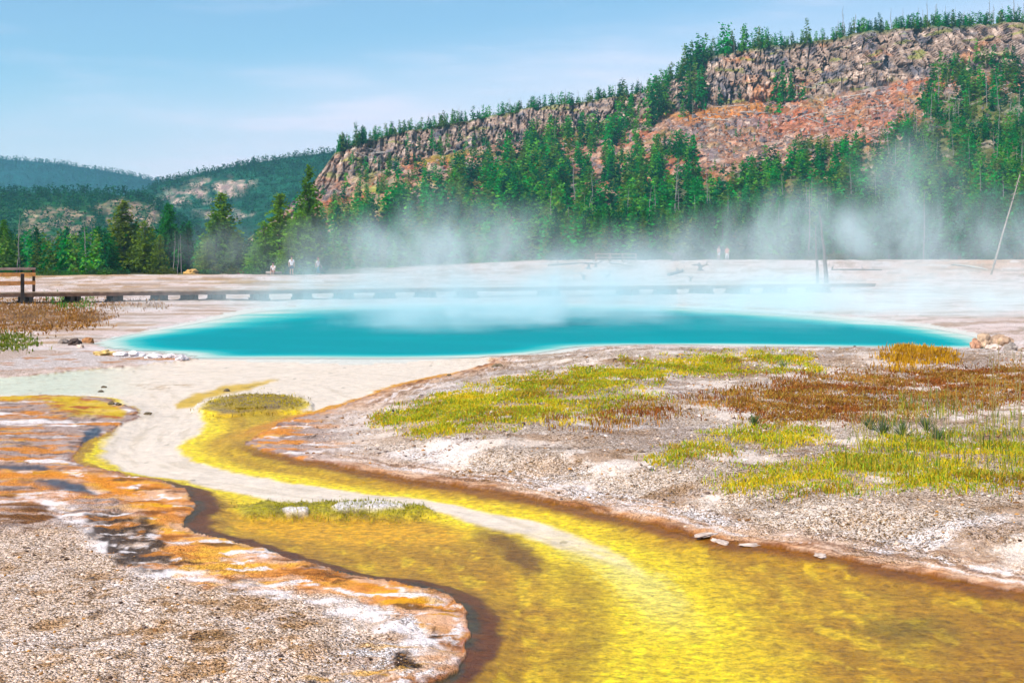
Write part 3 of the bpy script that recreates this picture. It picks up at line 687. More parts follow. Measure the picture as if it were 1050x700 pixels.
def hill_Y(px, py):
    px = np.asarray(px, float); py = np.asarray(py, float)
    f_ = np.minimum(foot(px), 264.5); yb, yf = ip(YB, px), ip(YF, px)
    t = np.clip((267 - py) / (267 - f_), 0, 1)
    t2 = np.clip((f_ - py) / np.maximum(f_ - skyline(px), 1), 0, 1)
    return np.where(py > f_, yb + (yf - yb) * t ** 0.75, yf + 24 * t2 ** 1.3)

def rough_main(px, py, X, Y, Zc, T):
    cl = smooth(0.96, 1.04, T - 0 * T) * 1.0
    w1 = worley(X / 4.2 + 0.6 * fbm(X / 9, Zc / 9, 61, 3), Zc / 22.0 + 0.4 * fbm(X / 6, Zc / 6, 62, 2), 63)
    w2 = worley(X / 1.5, Zc / 7.0, 64)
    w3 = worley(X / 2.2 + 0.3 * fbm(X / 3, Zc / 5, 69, 2), Zc / 9.0, 70)
    crack = np.exp(-((w3[1] - w3[0]) / 0.10) ** 2)
    rock = 3.2 * crack - 4.5 * (w1[2] - 0.5) - 1.8 * (w2[2] - 0.5) + 6 * fbm(X / 22, Zc / 60, 65, 3) + 1.6 * fbm(X / 1.6, Zc / 2.5, 66, 3)
    fade = smooth(1.0, 1.12, T) * (1 - 0.6 * smooth(1.93, 2.0, T))
    tal = 1.1 * fbm(X / 6, Y / 9, 67, 5, 0.6) + 0.9 * (worley(X / 1.7, Y / 3.0, 68)[2] - 0.5)
    return cl * 0 + rock * fade, Zc + tal * smooth(0.08, 0.2, T) * (1 - smooth(0.98, 1.02, T)) + fade * 0.6 * (w1[2] - 0.5)

def pm(poly, px, py, soft=6, warp=8, seed=0):
    nx = fbm(px / 26, py / 18, 140 + seed, 4) * warp * 2; ny = fbm(px / 26, py / 18, 160 + seed, 4) * warp
    return smooth(-soft, soft, sd_poly(poly, px + nx, py + ny))
def colour_main(px, py, V, T):
    X, Y, Zc = V[..., 0], V[..., 1], V[..., 2]
    n1 = fbm(X / 7, Zc / 12 + Y / 30, 91, 5, 0.65); n2 = fbm(X / 3.0 + 7, Zc / 6 + Y / 12, 92, 4, 0.65); n3 = fbm(X / 26, Zc / 18 + Y / 40, 93, 4)
    rock_a, rock_b, rock_c = lin(160, 134, 118), lin(100, 100, 112), lin(190, 122, 72)
    rk = np.zeros(px.shape + (3,)) + rock_a
    rk = mix(rk, rock_c, smooth(0.05, 0.4, n3 + 0.12 * smooth(690, 760, px) * (1 - smooth(820, 900, px))) * 0.75)
    rk = mix(rk, rock_b, smooth(0.02, 0.3, n1) * 0.8)
    rk = mix(rk, lin(224, 196, 176), smooth(0.1, 0.35, -n2) * 0.7)
    rk = mix(rk, lin(60, 54, 60), smooth(0.16, 0.30, n2) * 0.85)
    tal = np.zeros(px.shape + (3,)) + lin(162, 118, 94)
    tal = mix(tal, lin(186, 104, 64), smooth(-0.1, 0.25, n3) * 0.8)
    tal = mix(tal, lin(140, 128, 130), smooth(0.02, 0.2, n1 + 0.4 * n2) * 0.8)
    tal = mix(tal, lin(80, 66, 60), smooth(0.16, 0.32, n2) * 0.7)
    tal = mix(tal, lin(214, 176, 150), smooth(0.12, 0.3, -n2) * 0.6)
    tal = mix(tal, lin(150, 142, 52), smooth(0.08, 0.3, fbm(X / 16 + 3, Y / 22, 94, 4)) * 0.7 * (0.4 + 0.6 * (1 - smooth(560, 700, px))))
    gr = pm([(350, 205), (400, 185), (450, 175), (430, 195), (400, 220), (370, 250), (340, 262), (330, 240)], px, py, 10, 12, 1)
    tal = mix(tal, lin(170, 168, 62), gr * smooth(-0.1, 0.25, n1) * 0.85)
    tal = mix(tal, lin(196, 118, 24), pm([(740, 105), (790, 108), (800, 118), (760, 120), (700, 128), (690, 120)], px, py, 5, 6, 2) * 0.6)
    tal = mix(tal, lin(192, 100, 60), pm([(775, 122), (830, 112), (930, 100), (930, 120), (860, 140), (800, 145), (770, 138)], px, py, 8, 10, 3) * 0.4)
    low = pm([(560, 280), (600, 240), (640, 210), (700, 190), (790, 175), (870, 165), (930, 140), (945, 110), (1000, 95), (2400, 60), (2400, 300)], px, py, 12, 10, 4)
    tal = mix(tal, lin(74, 100, 46), low * 0.75)
    tal = mix(tal, lin(62, 92, 46), smooth(205, 262, py + 14 * n1) * 0.8)
    tal = mix(tal, lin(200, 178, 160), smooth(0.2, 0.36, fbm(X / 9 + 30, Y / 16, 95, 4)) * 0.5)
    k = smooth(0.98, 1.06, T + 0.05 * n1)
    out = mix(tal, np.zeros(3), 0 * k) + (rk - tal) * k[..., None]
    gt = smooth(1.9, 2.0, T); out = mix(out, lin(96, 110, 56), gt * 0.8)
    ledge = k * (1 - gt) * smooth(0.2, 0.36, fbm(X / 10, Zc / 3, 96, 4)); out = mix(out, lin(140, 140, 62), ledge * 0.7)
    return out, k
f_ = np.minimum(foot(hx), 264.5)
hill("rocky_hill", hx, [(np.full(len(hx), 272.0), ip(YB, hx) - 14, 0, 1), (f_, ip(YF, hx), 190, 0.75), (np.minimum(skyline(hx), f_ - 1), ip(YF, hx) + 24, 110, 1.3)], M_HILL, colour_main, rough_main)

# --- hills at the left
def far_hill(name, px, sky, yb, ys, base, col_fn, amp, rows=70):
    sk = ip(sky, px) + 0.7 * fbm(px / 9.0, px * 0 + 1, 8, 3)
    def rough(PXh, PYh, X, Y, Zc, T):
        return 0 * X, Zc + amp * fbm(X / (amp * 14), Y / (amp * 14), 55, 4) * smooth(0.05, 0.2, T) * (1 - smooth(0.9, 1.0, T))
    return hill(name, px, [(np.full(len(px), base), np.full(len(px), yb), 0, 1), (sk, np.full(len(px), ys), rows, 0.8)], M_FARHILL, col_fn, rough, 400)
def col_far(rocks, green, rockc):
    def fn(px, py, V, T):
        X, Y = V[..., 0], V[..., 1]
        o = np.zeros(px.shape + (3,)) + green
        n = fbm(px / 16, py / 9, 97, 4, 0.6)
        for poly, k in rocks:
            m = pm(poly, px, py, 5, 7, 5) * smooth(-0.25, 0.1, n); o = mix(o, rockc, m * k * (0.35 + 0.65 * smooth(-0.1, 0.15, fbm(px / 6, py / 4, 99, 4, 0.6))))
            o = mix(o, lin(150, 120, 120), m * smooth(0.1, 0.35, fbm(px / 5, py / 6, 98, 3)) * 0.7)
        return o, np.zeros(px.shape)
    return fn
LP_SKY = [(-500, 205), (-200, 200), (0, 198), (50, 198), (100, 199), (130, 200), (150, 204), (166, 212), (186, 226), (225, 254), (260, 268)]
LM_SKY = [(60, 250), (100, 226), (130, 206), (150, 194), (166, 187), (200, 179), (250, 169), (300, 161), (345, 156), (420, 150), (500, 160)]
LF_SKY = [(-900, 150), (-400, 156), (-100, 160), (0, 163), (50, 167), (100, 174), (130, 179), (160, 186), (190, 192), (260, 200), (420, 215)]
R_LP = [([(96, 212), (130, 204), (160, 212), (168, 232), (140, 240), (110, 232)], .9), ([(20, 220), (60, 210), (100, 222), (80, 248), (30, 250)], .7)]
R_LM = [([(170, 196), (205, 184), (240, 184), (262, 192), (240, 202), (200, 206), (175, 212)], .95), ([(200, 220), (240, 214), (262, 222), (230, 232)], .8), ([(150, 206), (170, 196), (176, 216), (158, 220)], .7)]
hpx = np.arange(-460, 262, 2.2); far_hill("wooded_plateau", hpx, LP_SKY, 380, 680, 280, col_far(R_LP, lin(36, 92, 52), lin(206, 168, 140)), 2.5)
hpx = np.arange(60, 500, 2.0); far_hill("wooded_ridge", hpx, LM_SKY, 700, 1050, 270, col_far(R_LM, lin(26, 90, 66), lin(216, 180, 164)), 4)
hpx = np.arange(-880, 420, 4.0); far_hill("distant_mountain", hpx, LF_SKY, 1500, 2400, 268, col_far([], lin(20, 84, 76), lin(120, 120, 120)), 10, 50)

# loose blocks on the open slopes
n = 6500
sx_ = np.where(rng.random(n) < 0.68, rng.uniform(690, 960, n), rng.uniform(340, 1100, n)); t_ = rng.random(n) ** 0.8
sy_ = foot(sx_) + t_ * np.where(sx_ > 690, 70, 80); sy_ = np.minimum(sy_, 255)
sY = hill_Y(sx_, sy_); sP = np.stack([(sx_ - CX) / F * sY, sY, H + (HY - sy_) / F * sY + 0.1], -1)
ssz = rng.lognormal(-1.1, 0.5, n)
cube = np.array([(-1, -1, -1), (1, -1, -1), (1, 1, -1), (-1, 1, -1), (-1, -1, 1), (1, -1, 1), (1, 1, 1), (-1, 1, 1)]) * 0.6
cf = np.array([(0, 3, 2, 1), (4, 5, 6, 7), (0, 1, 5, 4), (1, 2, 6, 5), (2, 3, 7, 6), (3, 0, 4, 7)])
sv = cube[None] * (1 + 0.35 * rng.normal(size=(n, 8, 3)).clip(-1.5, 1.5)); ra = rng.uniform(0, 6.28, n)
sv = np.stack([sv[..., 0] * np.cos(ra)[:, None] - sv[..., 1] * np.sin(ra)[:, None], sv[..., 0] * np.sin(ra)[:, None] + sv[..., 1] * np.cos(ra)[:, None], sv[..., 2] * 0.8], -1) * ssz[:, None, None] + sP[:, None, :]
spal = np.array([lin(190, 168, 156), lin(140, 130, 132), lin(172, 112, 76), lin(206, 178, 160), lin(110, 98, 98)])[rng.integers(0, 5, n)] * rng.uniform(.7, 1.1, (n, 1))
link("scree", mesh_np("scree", sv.reshape(-1, 3), (cf[None] + (np.arange(n) * 8)[:, None, None]).reshape(-1, 4), M_STONE, np.repeat(spal, 8, 0)),
     label="loose grey and tan rock blocks strewn over the slope below the cliffs", cat="scree", kind="stuff")

# ------------------------------------------------------------------ trees
def conifer_arrays(seed, whorls, per, clumps, quads, R, leaf, t0=0.08, droop=0.35, power=0.85, gap=0.15, lean=0.0, bright=1.0):
    """crown of a conifer of unit height: many small needle sprays on whorled branches"""
    r = np.random.default_rng(seed); V = []; Fq = []; Cc = []
    for i in range(whorls):
        t = t0 + (0.985 - t0) * (i + r.random() * 0.6) / whorls
        nb = max(3, int(per * (1 - 0.45 * t)))
        side = r.random() * 6.28
        for b in range(nb):
            if r.random() < gap: continue
            a = side + 6.283 * b / nb + r.normal() * 0.3
            Lb = R * ((1 - t) ** power * 0.95 + 0.06) * r.uniform(0.55, 1.15) * (1.0 if t > t0 + 0.12 else 0.75 + 0.2 * r.random())
            tone = bright * r.uniform(0.7, 1.3)
            for k in range(clumps):
                s = (k + r.uniform(0.25, 0.95)) / clumps
                px_ = math.cos(a) * Lb * s; py_ = math.sin(a) * Lb * s
                pz = t - droop * Lb * s * s + 0.12 * Lb * s + r.normal() * 0.008
                for q in range(quads):
                    sz = leaf * r.uniform(0.55, 1.25) * (0.55 + 0.6 * (1 - t))
                    d = np.array([math.cos(a + r.normal() * 0.6), math.sin(a + r.normal() * 0.6), r.normal() * 0.3 - 0.15]); d /= np.linalg.norm(d)
                    u = np.cross(d, r.normal(size=3)); u /= np.linalg.norm(u) + 1e-9
                    o = np.array([px_, py_, pz]) + r.normal(size=3) * leaf * 0.35
                    i0 = len(V)
                    V += [o - d * sz * .5, o + u * sz * 0.42, o + d * sz * 0.8, o - u * sz * 0.42]
                    Fq.append((i0, i0 + 1, i0 + 2, i0 + 3))
                    tn = tone * r.uniform(0.8, 1.2); Cc += [(tn, tn, tn)] * 4
    # leader
    for q in range(max(2, quads)):
        i0 = len(V); a = q * 1.3
        V += [np.array([0, 0, 0.93]), np.array([math.cos(a) * .012, math.sin(a) * .012, 0.97]), np.array([0, 0, 1.0]), np.array([-math.cos(a) * .012, -math.sin(a) * .012, 0.97])]
        Fq.append((i0, i0 + 1, i0 + 2, i0 + 3)); Cc += [(1, 1, 1)] * 4
    V = np.array(V); Cc = np.array(Cc)
    return V, np.array(Fq), Cc

GREENS = [lin(52, 152, 58), lin(28, 132, 72), lin(96, 152, 40), lin(22, 116, 66), lin(126, 164, 38)]
def crown_mesh(name, seed, green, **kw):
    V, Q, Cc = conifer_arrays(seed, **kw)
    return mesh_np(name, V, Q, M_NEEDLE, Cc * green * 0.85)
def trunk_mesh(name, seed, r0=0.016, dead=False):
    r = random.Random(seed); b = MB()
    pts = [(r.gauss(0, 0.003) * k, r.gauss(0, 0.003) * k, k / 6 * 0.97 - 0.02) for k in range(7)]
    b.tube(pts, [r0 * (1 - 0.9 * k / 6) for k in range(7)], 7, (0.11, 0.08, 0.065) if not dead else (0.42, 0.38, 0.35))
    for k in range(7):
        z = r.uniform(0.06, 0.5); a = r.uniform(0, 6.28); l = r.uniform(0.02, 0.06)
        b.tube([(0, 0, z), (math.cos(a) * l, math.sin(a) * l, z - 0.01)], [0.003, 0.001], 4, (0.16, 0.13, 0.11))
    return b.mesh(name, M_BARK)
HERO = [dict(whorls=30, per=8, clumps=5, quads=5, R=R, leaf=0.036, t0=t0, droop=dr, power=pw, gap=g) for R, t0, dr, pw, g in
        ((0.30, 0.06, 0.30, 0.75, 0.12), (0.24, 0.10, 0.25, 0.7, 0.2), (0.34, 0.05, 0.2, 0.6, 0.15), (0.20, 0.16, 0.35, 0.6, 0.3))]
MID = [dict(whorls=20, per=7, clumps=3, quads=3, R=R, leaf=0.055, t0=t0, droop=dr, power=pw, gap=g) for R, t0, dr, pw, g in
       ((0.22, 0.04, 0.35, 0.8, 0.10), (0.18, 0.03, 0.3, 0.75, 0.1), (0.15, 0.10, 0.3, 0.65, 0.2), (0.25, 0.03, 0.3, 0.7, 0.15), (0.17, 0.14, 0.3, 0.6, 0.2))]
LOWP = [dict(whorls=10, per=5, clumps=2, quads=2, R=R, leaf=0.105, t0=0.03, droop=0.3, power=0.8, gap=0.12) for R in (0.2, 0.26, 0.16, 0.22)]
TINY = [dict(whorls=6, per=4, clumps=1, quads=1, R=R, leaf=0.24, t0=0.02, droop=0.3, power=0.8, gap=0.1) for R in (0.22, 0.28)]
hero_cr = [[crown_mesh("crown", 100 + i * 5 + j, GREENS[g], **HERO[i]) for j, g in enumerate((2, 0, 4))] for i in range(4)]
mid_cr = [[crown_mesh("crown", 200 + i * 5 + j, GREENS[g], **MID[i]) for j, g in enumerate((0, 1, 3, 2))] for i in range(5)]
trunks = [trunk_mesh("trunk", 10 + i, 0.013 + 0.002 * i) for i in range(3)]
low_ar = [conifer_arrays(300 + i, **k) for i, k in enumerate(LOWP)] + [conifer_arrays(320 + i, **k) for i, k in enumerate(LOWP)]
tiny_ar = [conifer_arrays(340 + i, **k) for i, k in enumerate(TINY * 2)]

def make_tree(pos, h, crown, trunk, label, group=None, wide=1.0, cat="conifer", name="conifer_tree"):
    o = bpy.data.objects.new(name, None); COL.objects.link(o)
    o.empty_display_size = 0.3
    o.location = pos; o.rotation_euler = (random.gauss(0, 0.015), random.gauss(0, 0.015), random.uniform(0, 6.28)); o.scale = (h * wide, h * wide, h)
    o["label"] = label; o["category"] = cat
    if group: o["group"] = group
    t = bpy.data.objects.new("trunk", trunk); COL.objects.link(t); t.parent = o
    k = bpy.data.objects.new("crown", crown); COL.objects.link(k); k.parent = o
    return o

# single trees of the left tree line: (px of trunk, py of top, py of base, depth, crown form, tint, width, label)
LEFT_TREES = [
    (4, 224, 283, 168, 0, 0, 0.95, "dark conifer cut by the left edge behind the wooden railing"),
    (127, 204, 284, 172, 0, 2, 1.2, "broad bright green pine, first tall one from the left with branches to the ground"),
    (112, 238, 284, 164, 2, 1, 0.9, "lower bushy pine leaning against the left flank of the broad bright pine"),
    (148, 226, 284, 166, 2, 2, 1.0, "rounded yellow-green pine between the broad bright pine and the bare grey trunks"),
    (174, 208, 283, 176, 0, 1, 0.95, "tall dark pine with grey lower trunk left of the gap in the trees"),
    (163, 240, 284, 165, 2, 2, 0.8, "short olive pine in front of the tall dark pine"),
    (193, 226, 283, 178, 1, 1, 1.0, "medium dark pine with a bare lower trunk beside the steam wisp"),
    (229, 196, 283, 172, 0, 2, 1.0, "tallest of the pines behind the low sinter mound, with a sharp double top"),
    (221, 218, 283, 170, 2, 0, 0.95, "bushy green pine hiding the left half of the sharp-topped pine"),
    (213, 244, 283, 160, 2, 2, 1.0, "low pale green pine half lost in a steam wisp"),
    (243, 236, 283, 163, 2, 0, 1.0, "wide low pine on the right flank of the sharp-topped pine"),
    (287, 197, 284, 166, 1, 2, 1.1, "yellow-green pine standing right behind the seated person"),
    (271, 226, 284, 158, 2, 2, 1.05, "low yellow-green pine left of the seated person"),
    (262, 248, 284, 152, 2, 4, 0.95, "small bright pine at the left end of the walkers' clump"),
    (317, 168, 284, 168, 1, 0, 0.72, "tallest pine of the left tree line, open crowned, behind the walkers"),
    (306, 215, 284, 156, 2, 2, 1.05, "bushy olive pine between the standing walker and the tall open pine"),
    (329, 225, 284, 172, 3, 1, 1.1, "thin dark pine just right of the tall open pine"),
    (296, 238, 284, 150, 2, 4, 0.9, "short sunlit pine directly behind the standing walker"),
]
all_spots = []     # (px, py_base, pxh) of hand-placed trees
TINT = {0: 0, 1: 1, 2: 2, 4: 2}
for px, yt, yb, Y, f, tint, w, lab in LEFT_TREES:
    h = (yb - yt) / F * Y
    x = (px - CX) / F * Y; z0 = H + (HY - yb) / F * Y
    zg = ground_at(px, Y); h = (H + (HY - yt) / F * Y) - zg
    make_tree((x, Y, zg - 0.05), h, hero_cr[f][TINT[tint]], random.choice(trunks), lab, wide=w * 1.3)

spots = []   # random trees: dict
def add(px, py, pxh, Y, z=None, zone="", wide=1.0, green=None):
    spots.append(dict(px=px, py=py, pxh=pxh, X=(px - CX) / F * Y, Y=Y, Z=(H + (HY - py) / F * Y) if z is None else z, h=pxh / F * Y, zone=zone, wide=wide, g=green))
rt = np.random.default_rng(11)
def scatter(poly, n, hfun, zone, yfun=hill_Y, wide=1.0, patch=0.0, seed=0, dy=0.0):
    p = np.array(poly, float); x0, y0 = p.min(0); x1, y1 = p.max(0); k = 0; tries = 0
    while k < n and tries < 60:
        tries += 1
        xs = rt.uniform(x0, x1, 400); ys = rt.uniform(y0, y1, 400)
        ok = sd_poly(poly, xs, ys) > 0
        if patch: ok &= fbm(xs / 20, ys / 13, 120 + seed, 3) + rt.normal(size=400) * 0.08 > patch
        for x, y in zip(xs[ok], ys[ok]):
            if k >= n: break
            Y = float(yfun(x, y)); add(x, y, hfun(x, y) * rt.uniform(0.42, 1.3), Y, None, zone, wide * rt.uniform(0.85, 1.2)); k += 1
# belt at the left, behind the hero trees: trees on the flat forest floor
for i in range(135):
    px = rt.uniform(-30, 345); Y = rt.uniform(185, 330); yb = HY + (H - 0.0) / Y * F
    pxh = rt.uniform(26, 46) if px < 110 else rt.uniform(22, 42)
    add(px, yb, pxh, Y, -0.1, "left")
for i in range(46):
    px = rt.uniform(-30, 110); Y = rt.uniform(158, 185); add(px, HY + H / Y * F, rt.uniform(28, 50), Y, -0.05, "left")
for i in range(46):
    px = rt.uniform(100, 335); Y = rt.uniform(172, 190); add(px, HY + H / Y * F, rt.uniform(30, 56), Y, -0.05, "left")
for i in range(34):
    px = rt.uniform(320, 420); Y = rt.uniform(190, 260); add(px, HY + H / Y * F - 3, rt.uniform(24, 46), Y, 0.3, "steam")
# belt along the foot of the hill on the right
def belt(x0, x1, n, hlo, hhi, Ylo, Yhi, zone):
    for i in range(n):
        px = rt.uniform(x0, x1); Y = rt.uniform(Ylo, Yhi)
        zg = ground_at(px, Y) if Y < 230 else None
        if zg is None: zg = max(1.4, 0)
        add(px, HY - (zg - H) * F / Y, rt.uniform(hlo, hhi), Y, zg - 0.1, zone)
belt(410, 570, 70, 26, 50, 200, 275, "steam"); belt(555, 720, 80, 30, 58, 196, 250, "middle"); belt(700, 870, 80, 34, 66, 196, 240, "right"); belt(850, 1090, 105, 36, 76, 192, 228, "right2")
hs = lambda x, y: np.interp(y, [60, 110, 150, 200, 266], [15, 17, 21, 28, 42])
scatter([(720, 205), (790, 175), (860, 160), (900, 146), (940, 125), (955, 140), (1100, 130), (1100, 268), (560, 268), (600, 245), (640, 220), (690, 208)], 1550, lambda x, y: hs(x, y) * np.interp(x, [560, 750, 950], [0.95, 1.0, 1.1]), "slope_right", patch=-0.14, seed=6)
scatter([(930, 150), (945, 110), (960, 70), (1000, 62), (1100, 62), (1100, 150)], 330, lambda x, y: 20, "slope_right", patch=-0.05, seed=2)
scatter([(330, 268), (345, 240), (400, 215), (440, 195), (480, 170), (520, 150), (580, 130), (620, 128), (640, 140), (610, 165), (650, 160), (690, 150), (715, 165), (720, 195), (690, 205), (640, 220), (600, 245), (560, 268)], 1000, hs, "slope_left", patch=0.09, seed=3)
scatter([(500, 200), (540, 165), (570, 160), (590, 180), (570, 215), (520, 225)], 130, hs, "slope_left", wide=1.1)
scatter([(330, 200), (360, 165), (480, 140), (560, 130), (480, 170), (400, 215), (340, 245)], 130, lambda x, y: 15, "slope_left", patch=-0.05, seed=4)
scatter([(255, 262), (280, 240), (330, 200), (335, 262)], 40, lambda x, y: 18, "slope_left")
scatter([(600, 150), (640, 105), (680, 78), (722, 62), (722, 112), (690, 125), (640, 150)], 62, lambda x, y: 27, "gully", wide=0.9)
scatter([(690, 165), (720, 180), (760, 165), (800, 160), (760, 185), (700, 200)], 22, lambda x, y: 13, "slope_right")
scatter([(815, 152), (840, 144), (872, 150), (868, 162), (825, 164)], 26, lambda x, y: 13, "slope_right", wide=1.6)
scatter([(800, 110), (900, 95), (940, 120), (860, 150), (760, 160), (700, 150)], 16, lambda x, y: 8, "slope_right")
for px, yb, hh in ((795, 103, 30), (803, 108, 46), (811, 106, 36), (799, 116, 22), (788, 118, 20), (823, 103, 20), (668, 128, 40), (676, 122, 36), (717, 110, 40), (708, 118, 38), (624, 150, 34), (631, 146, 28), (645, 130, 26), (738, 108, 20), (758, 100, 14)):
    add(px, yb, hh, float(hill_Y(px, yb)), None, "cliff", 0.9)
# skyline
def ztop(px, Y): return H + (HY - float(skyline(px))) / F * (float(ip(YF, px)) + 24)
for i in range(900):
    px = rt.uniform(346, 1110); dY = rt.uniform(-1.5, 9); Y = float(ip(YF, px)) + 24 + dY
    hh = 5 + 11 * rt.random() ** 2
    if px > 860: hh = 7 + 12 * rt.random() ** 1.6
    if 345 < px < 380: hh = rt.uniform(8, 20)
    add(px, float(skyline(px)), hh, Y, ztop(px, Y) - 0.3, "skyline", 1.0)
for i in range(46):
    px = rt.uniform(684, 790); Y = float(ip(YF, px)) + 24 + rt.uniform(-2, 14); add(px, float(skyline(px)), rt.uniform(16, 34) * np.interp(px, [684, 700, 760, 790], [0.8, 1, 0.9, 0.7]), Y, ztop(px, Y) - 0.3, "skyline", 0.85)
for px, hh in ((365, 26), (372, 20), (356, 16), (724, 30), (716, 34), (741, 34), (762, 27), (778, 24), (828, 26), (902, 20)):
    Y = float(ip(YF, px)) + 24; add(px, float(skyline(px)), hh, Y, ztop(px, Y) - 0.3, "skyline", 0.8)

# far hills: small trees for the merged forest
fars = []
def far_scatter(px0, px1, sky, yb, ys, base, n, hh, rocks=(), top=0, lower=270):
    px = rt.uniform(px0, px1, n); u = rt.random(n)
    sk = ip(sky, px)
    py = sk + (np.minimum(lower, base) - sk) * u ** 1.4
    keep = np.ones(n, bool)
    for poly, k in rocks:
        keep &= ~((sd_poly(poly, px, py) > 0) & (rt.random(n) < k * 0.85))
    t = np.clip((base - py) / (base - sk), 0, 1); Y = yb + (ys - yb) * t ** 0.8
    for a, b, Yy in zip(px[keep], py[keep], Y[keep]):
        fars.append(((a - CX) / F * Yy, Yy, H + (HY - b) / F * Yy - 0.5, hh * rt.uniform(0.6, 1.3) / F * Yy, rt.uniform(0.8, 1.3)))
    for i in range(top):
        a = rt.uniform(px0, px1); Yy = ys + rt.uniform(0, 30); z = H + (HY - float(ip(sky, a))) / F * ys
        fars.append(((a - CX) / F * Yy, Yy, z - 0.5, hh * rt.uniform(0.5, 1.1) / F * Yy, rt.uniform(0.7, 1.1)))
far_scatter(-120, 230, LP_SKY, 380, 680, 280, 2600, 9.5, R_LP, 260, 262)
far_scatter(110, 380, LM_SKY, 700, 1050, 270, 3800, 6.5, R_LM, 200, 262)
far_scatter(-150, 300, LF_SKY, 1500, 2400, 268, 5200, 4.8, (), 340, 215)

# the 275 trees that show largest are things of their own, the rest one forest
spots.sort(key=lambda s: -s["pxh"] * (1.35 if s["zone"] in ("cliff",) else 1.0) * (0.7 if s["zone"] == "steam" else 1.0))
ZL = {"left": ("slim dark green conifer in the forest belt behind the boardwalk railing and the left pines", "forest belt behind the railing"),
      "steam": ("grey-green conifer veiled by the left steam plume at the foot of the hill", "conifers veiled by the left steam plume"),
      "middle": ("conifer in the belt right behind the small tan rail fence", "conifers behind the small rail fence"),
      "right": ("tall slim conifer in the forest foot behind the two standing walkers and the bare posts", "conifers behind the two walkers"),
      "right2": ("tall slim conifer in the forest foot around the leaning bare trunk at right", "conifers around the leaning trunk"),
      "slope_right": ("conifer on the densely wooded slope below the orange scree", "conifers on the wooded slope below the scree"),
      "slope_left": ("conifer on the rocky slope left of the orange scree", "conifers on the rocky left slope"),
      "gully": ("dark conifer in the gully where the cliff band breaks", "conifers in the gully between the cliffs"),
      "cliff": ("dark conifer standing alone against the cliff face", "lone conifers against the cliff"),
      "skyline": ("conifer standing out on the skyline above the highest cliff", "conifers on the cliff-top skyline")}
NIND = 275
for s in spots[:NIND]:
    lab, grp = ZL[s["zone"]]
    f = random.randrange(5); g = random.choice((0, 1, 3, 2) if s["zone"] in ("left", "middle") else (0, 1, 3))
    gi_ = {0: 0, 1: 1, 3: 2, 2: 3}[g]
    make_tree((s["X"], s["Y"], s["Z"] - 0.1), s["h"], mid_cr[f][gi_], random.choice(trunks), lab, grp, s["wide"])

def merge_trees(items, arrs, greens):
    Vs, Fs, Cs = [], [], []; off = 0
    for (x, y, z, h, w) in items:
        V, Q, Cc = arrs[rt.integers(len(arrs))]
        a = rt.uniform(0, 6.283); ca, sa = math.cos(a), math.sin(a)
        W = np.stack([(V[:, 0] * ca - V[:, 1] * sa) * h * w + x, (V[:, 0] * sa + V[:, 1] * ca) * h * w + y, V[:, 2] * h + z], -1)
        g = greens[rt.integers(len(greens))] * rt.uniform(0.75, 1.3)
        Vs.append(W); Fs.append(Q + off); Cs.append(Cc * g); off += len(V)
    return np.concatenate(Vs), np.concatenate(Fs), np.concatenate(Cs)
it1 = [(s["X"], s["Y"], s["Z"] - 0.2, s["h"], s["wide"] * 1.15) for s in spots[NIND:]]
A = merge_trees(it1, low_ar, [lin(26, 162, 74), lin(16, 142, 68), lin(84, 170, 50), lin(104, 146, 52) * 0.9, lin(10, 104, 66) * 0.9])
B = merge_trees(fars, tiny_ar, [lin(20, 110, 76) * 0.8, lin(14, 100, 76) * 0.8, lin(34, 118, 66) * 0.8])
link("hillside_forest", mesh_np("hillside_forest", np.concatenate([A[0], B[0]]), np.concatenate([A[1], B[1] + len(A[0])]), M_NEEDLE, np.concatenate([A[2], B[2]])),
     label="mass of small conifers covering the hillsides and far mountains", cat="forest", kind="stuff")

# ------------------------------------------------------------------ dead trees
def snag_builder(b, base, h, lean=(0, 0), r0=None, seed=0, branches=8, col=(0.27, 0.245, 0.225)):
    r = random.Random(seed); base = Vector(base); r0 = r0 or h * 0.014
    top = base + Vector((lean[0], lean[1], h)); pts = []; n = 6
    for k in range(n + 1):
        t = k / n; p = base.lerp(top, t) + Vector((r.gauss(0, 0.006) * h, r.gauss(0, 0.006) * h, 0)) * (0 if k == 0 else 1)
        pts.append(p)
    b.tube(pts, [r0 * (1 - 0.8 * k / n) for k in range(n + 1)], 6, col)
    for k in range(branches):
        t = r.uniform(0.25, 0.95); p = base.lerp(top, t); a = r.uniform(0, 6.28); l = h * r.uniform(0.03, 0.10) * (1.25 - t)
        q = p + Vector((math.cos(a) * l, math.sin(a) * l, l * r.uniform(-0.4, 0.5)))
        b.tube([p, q], [r0 * 0.28, r0 * 0.08], 4, col, False)
snag_me = []
for i in range(8):
    b = MB(); snag_builder(b, (0, 0, -0.02), 1.0, (random.gauss(0, 0.02), random.gauss(0, 0.02)), 0.010, 50 + i, 14 + i); snag_me.append(b.mesh("dead_tree", M_DEAD))
snags = []
def snag_at(px, py, pxh, Y, z=None, zone=""):
    snags.append((pxh, (px - CX) / F * Y, Y, (H + (HY - py) / F * Y) if z is None else z, pxh / F * Y, zone))
for i in range(60):
    px = rt.uniform(420, 720); Y = float(ip(YF, px)) + 24 + rt.uniform(0, 40); snag_at(px, 0, rt.uniform(9, 21), Y, ztop(px, Y) - .3, "sky")
for i in range(64):
    px = rt.uniform(860, 1080); Y = float(ip(YF, px)) + 24 + rt.uniform(0, 40); snag_at(px, 0, rt.uniform(12, 34), Y, ztop(px, Y) - .3, "sky")
for i in range(38):
    px = rt.uniform(560, 1060); py = rt.uniform(215, 262); snag_at(px, py, rt.uniform(32, 64), float(hill_Y(px, py)) * 0.93, None, "foot")
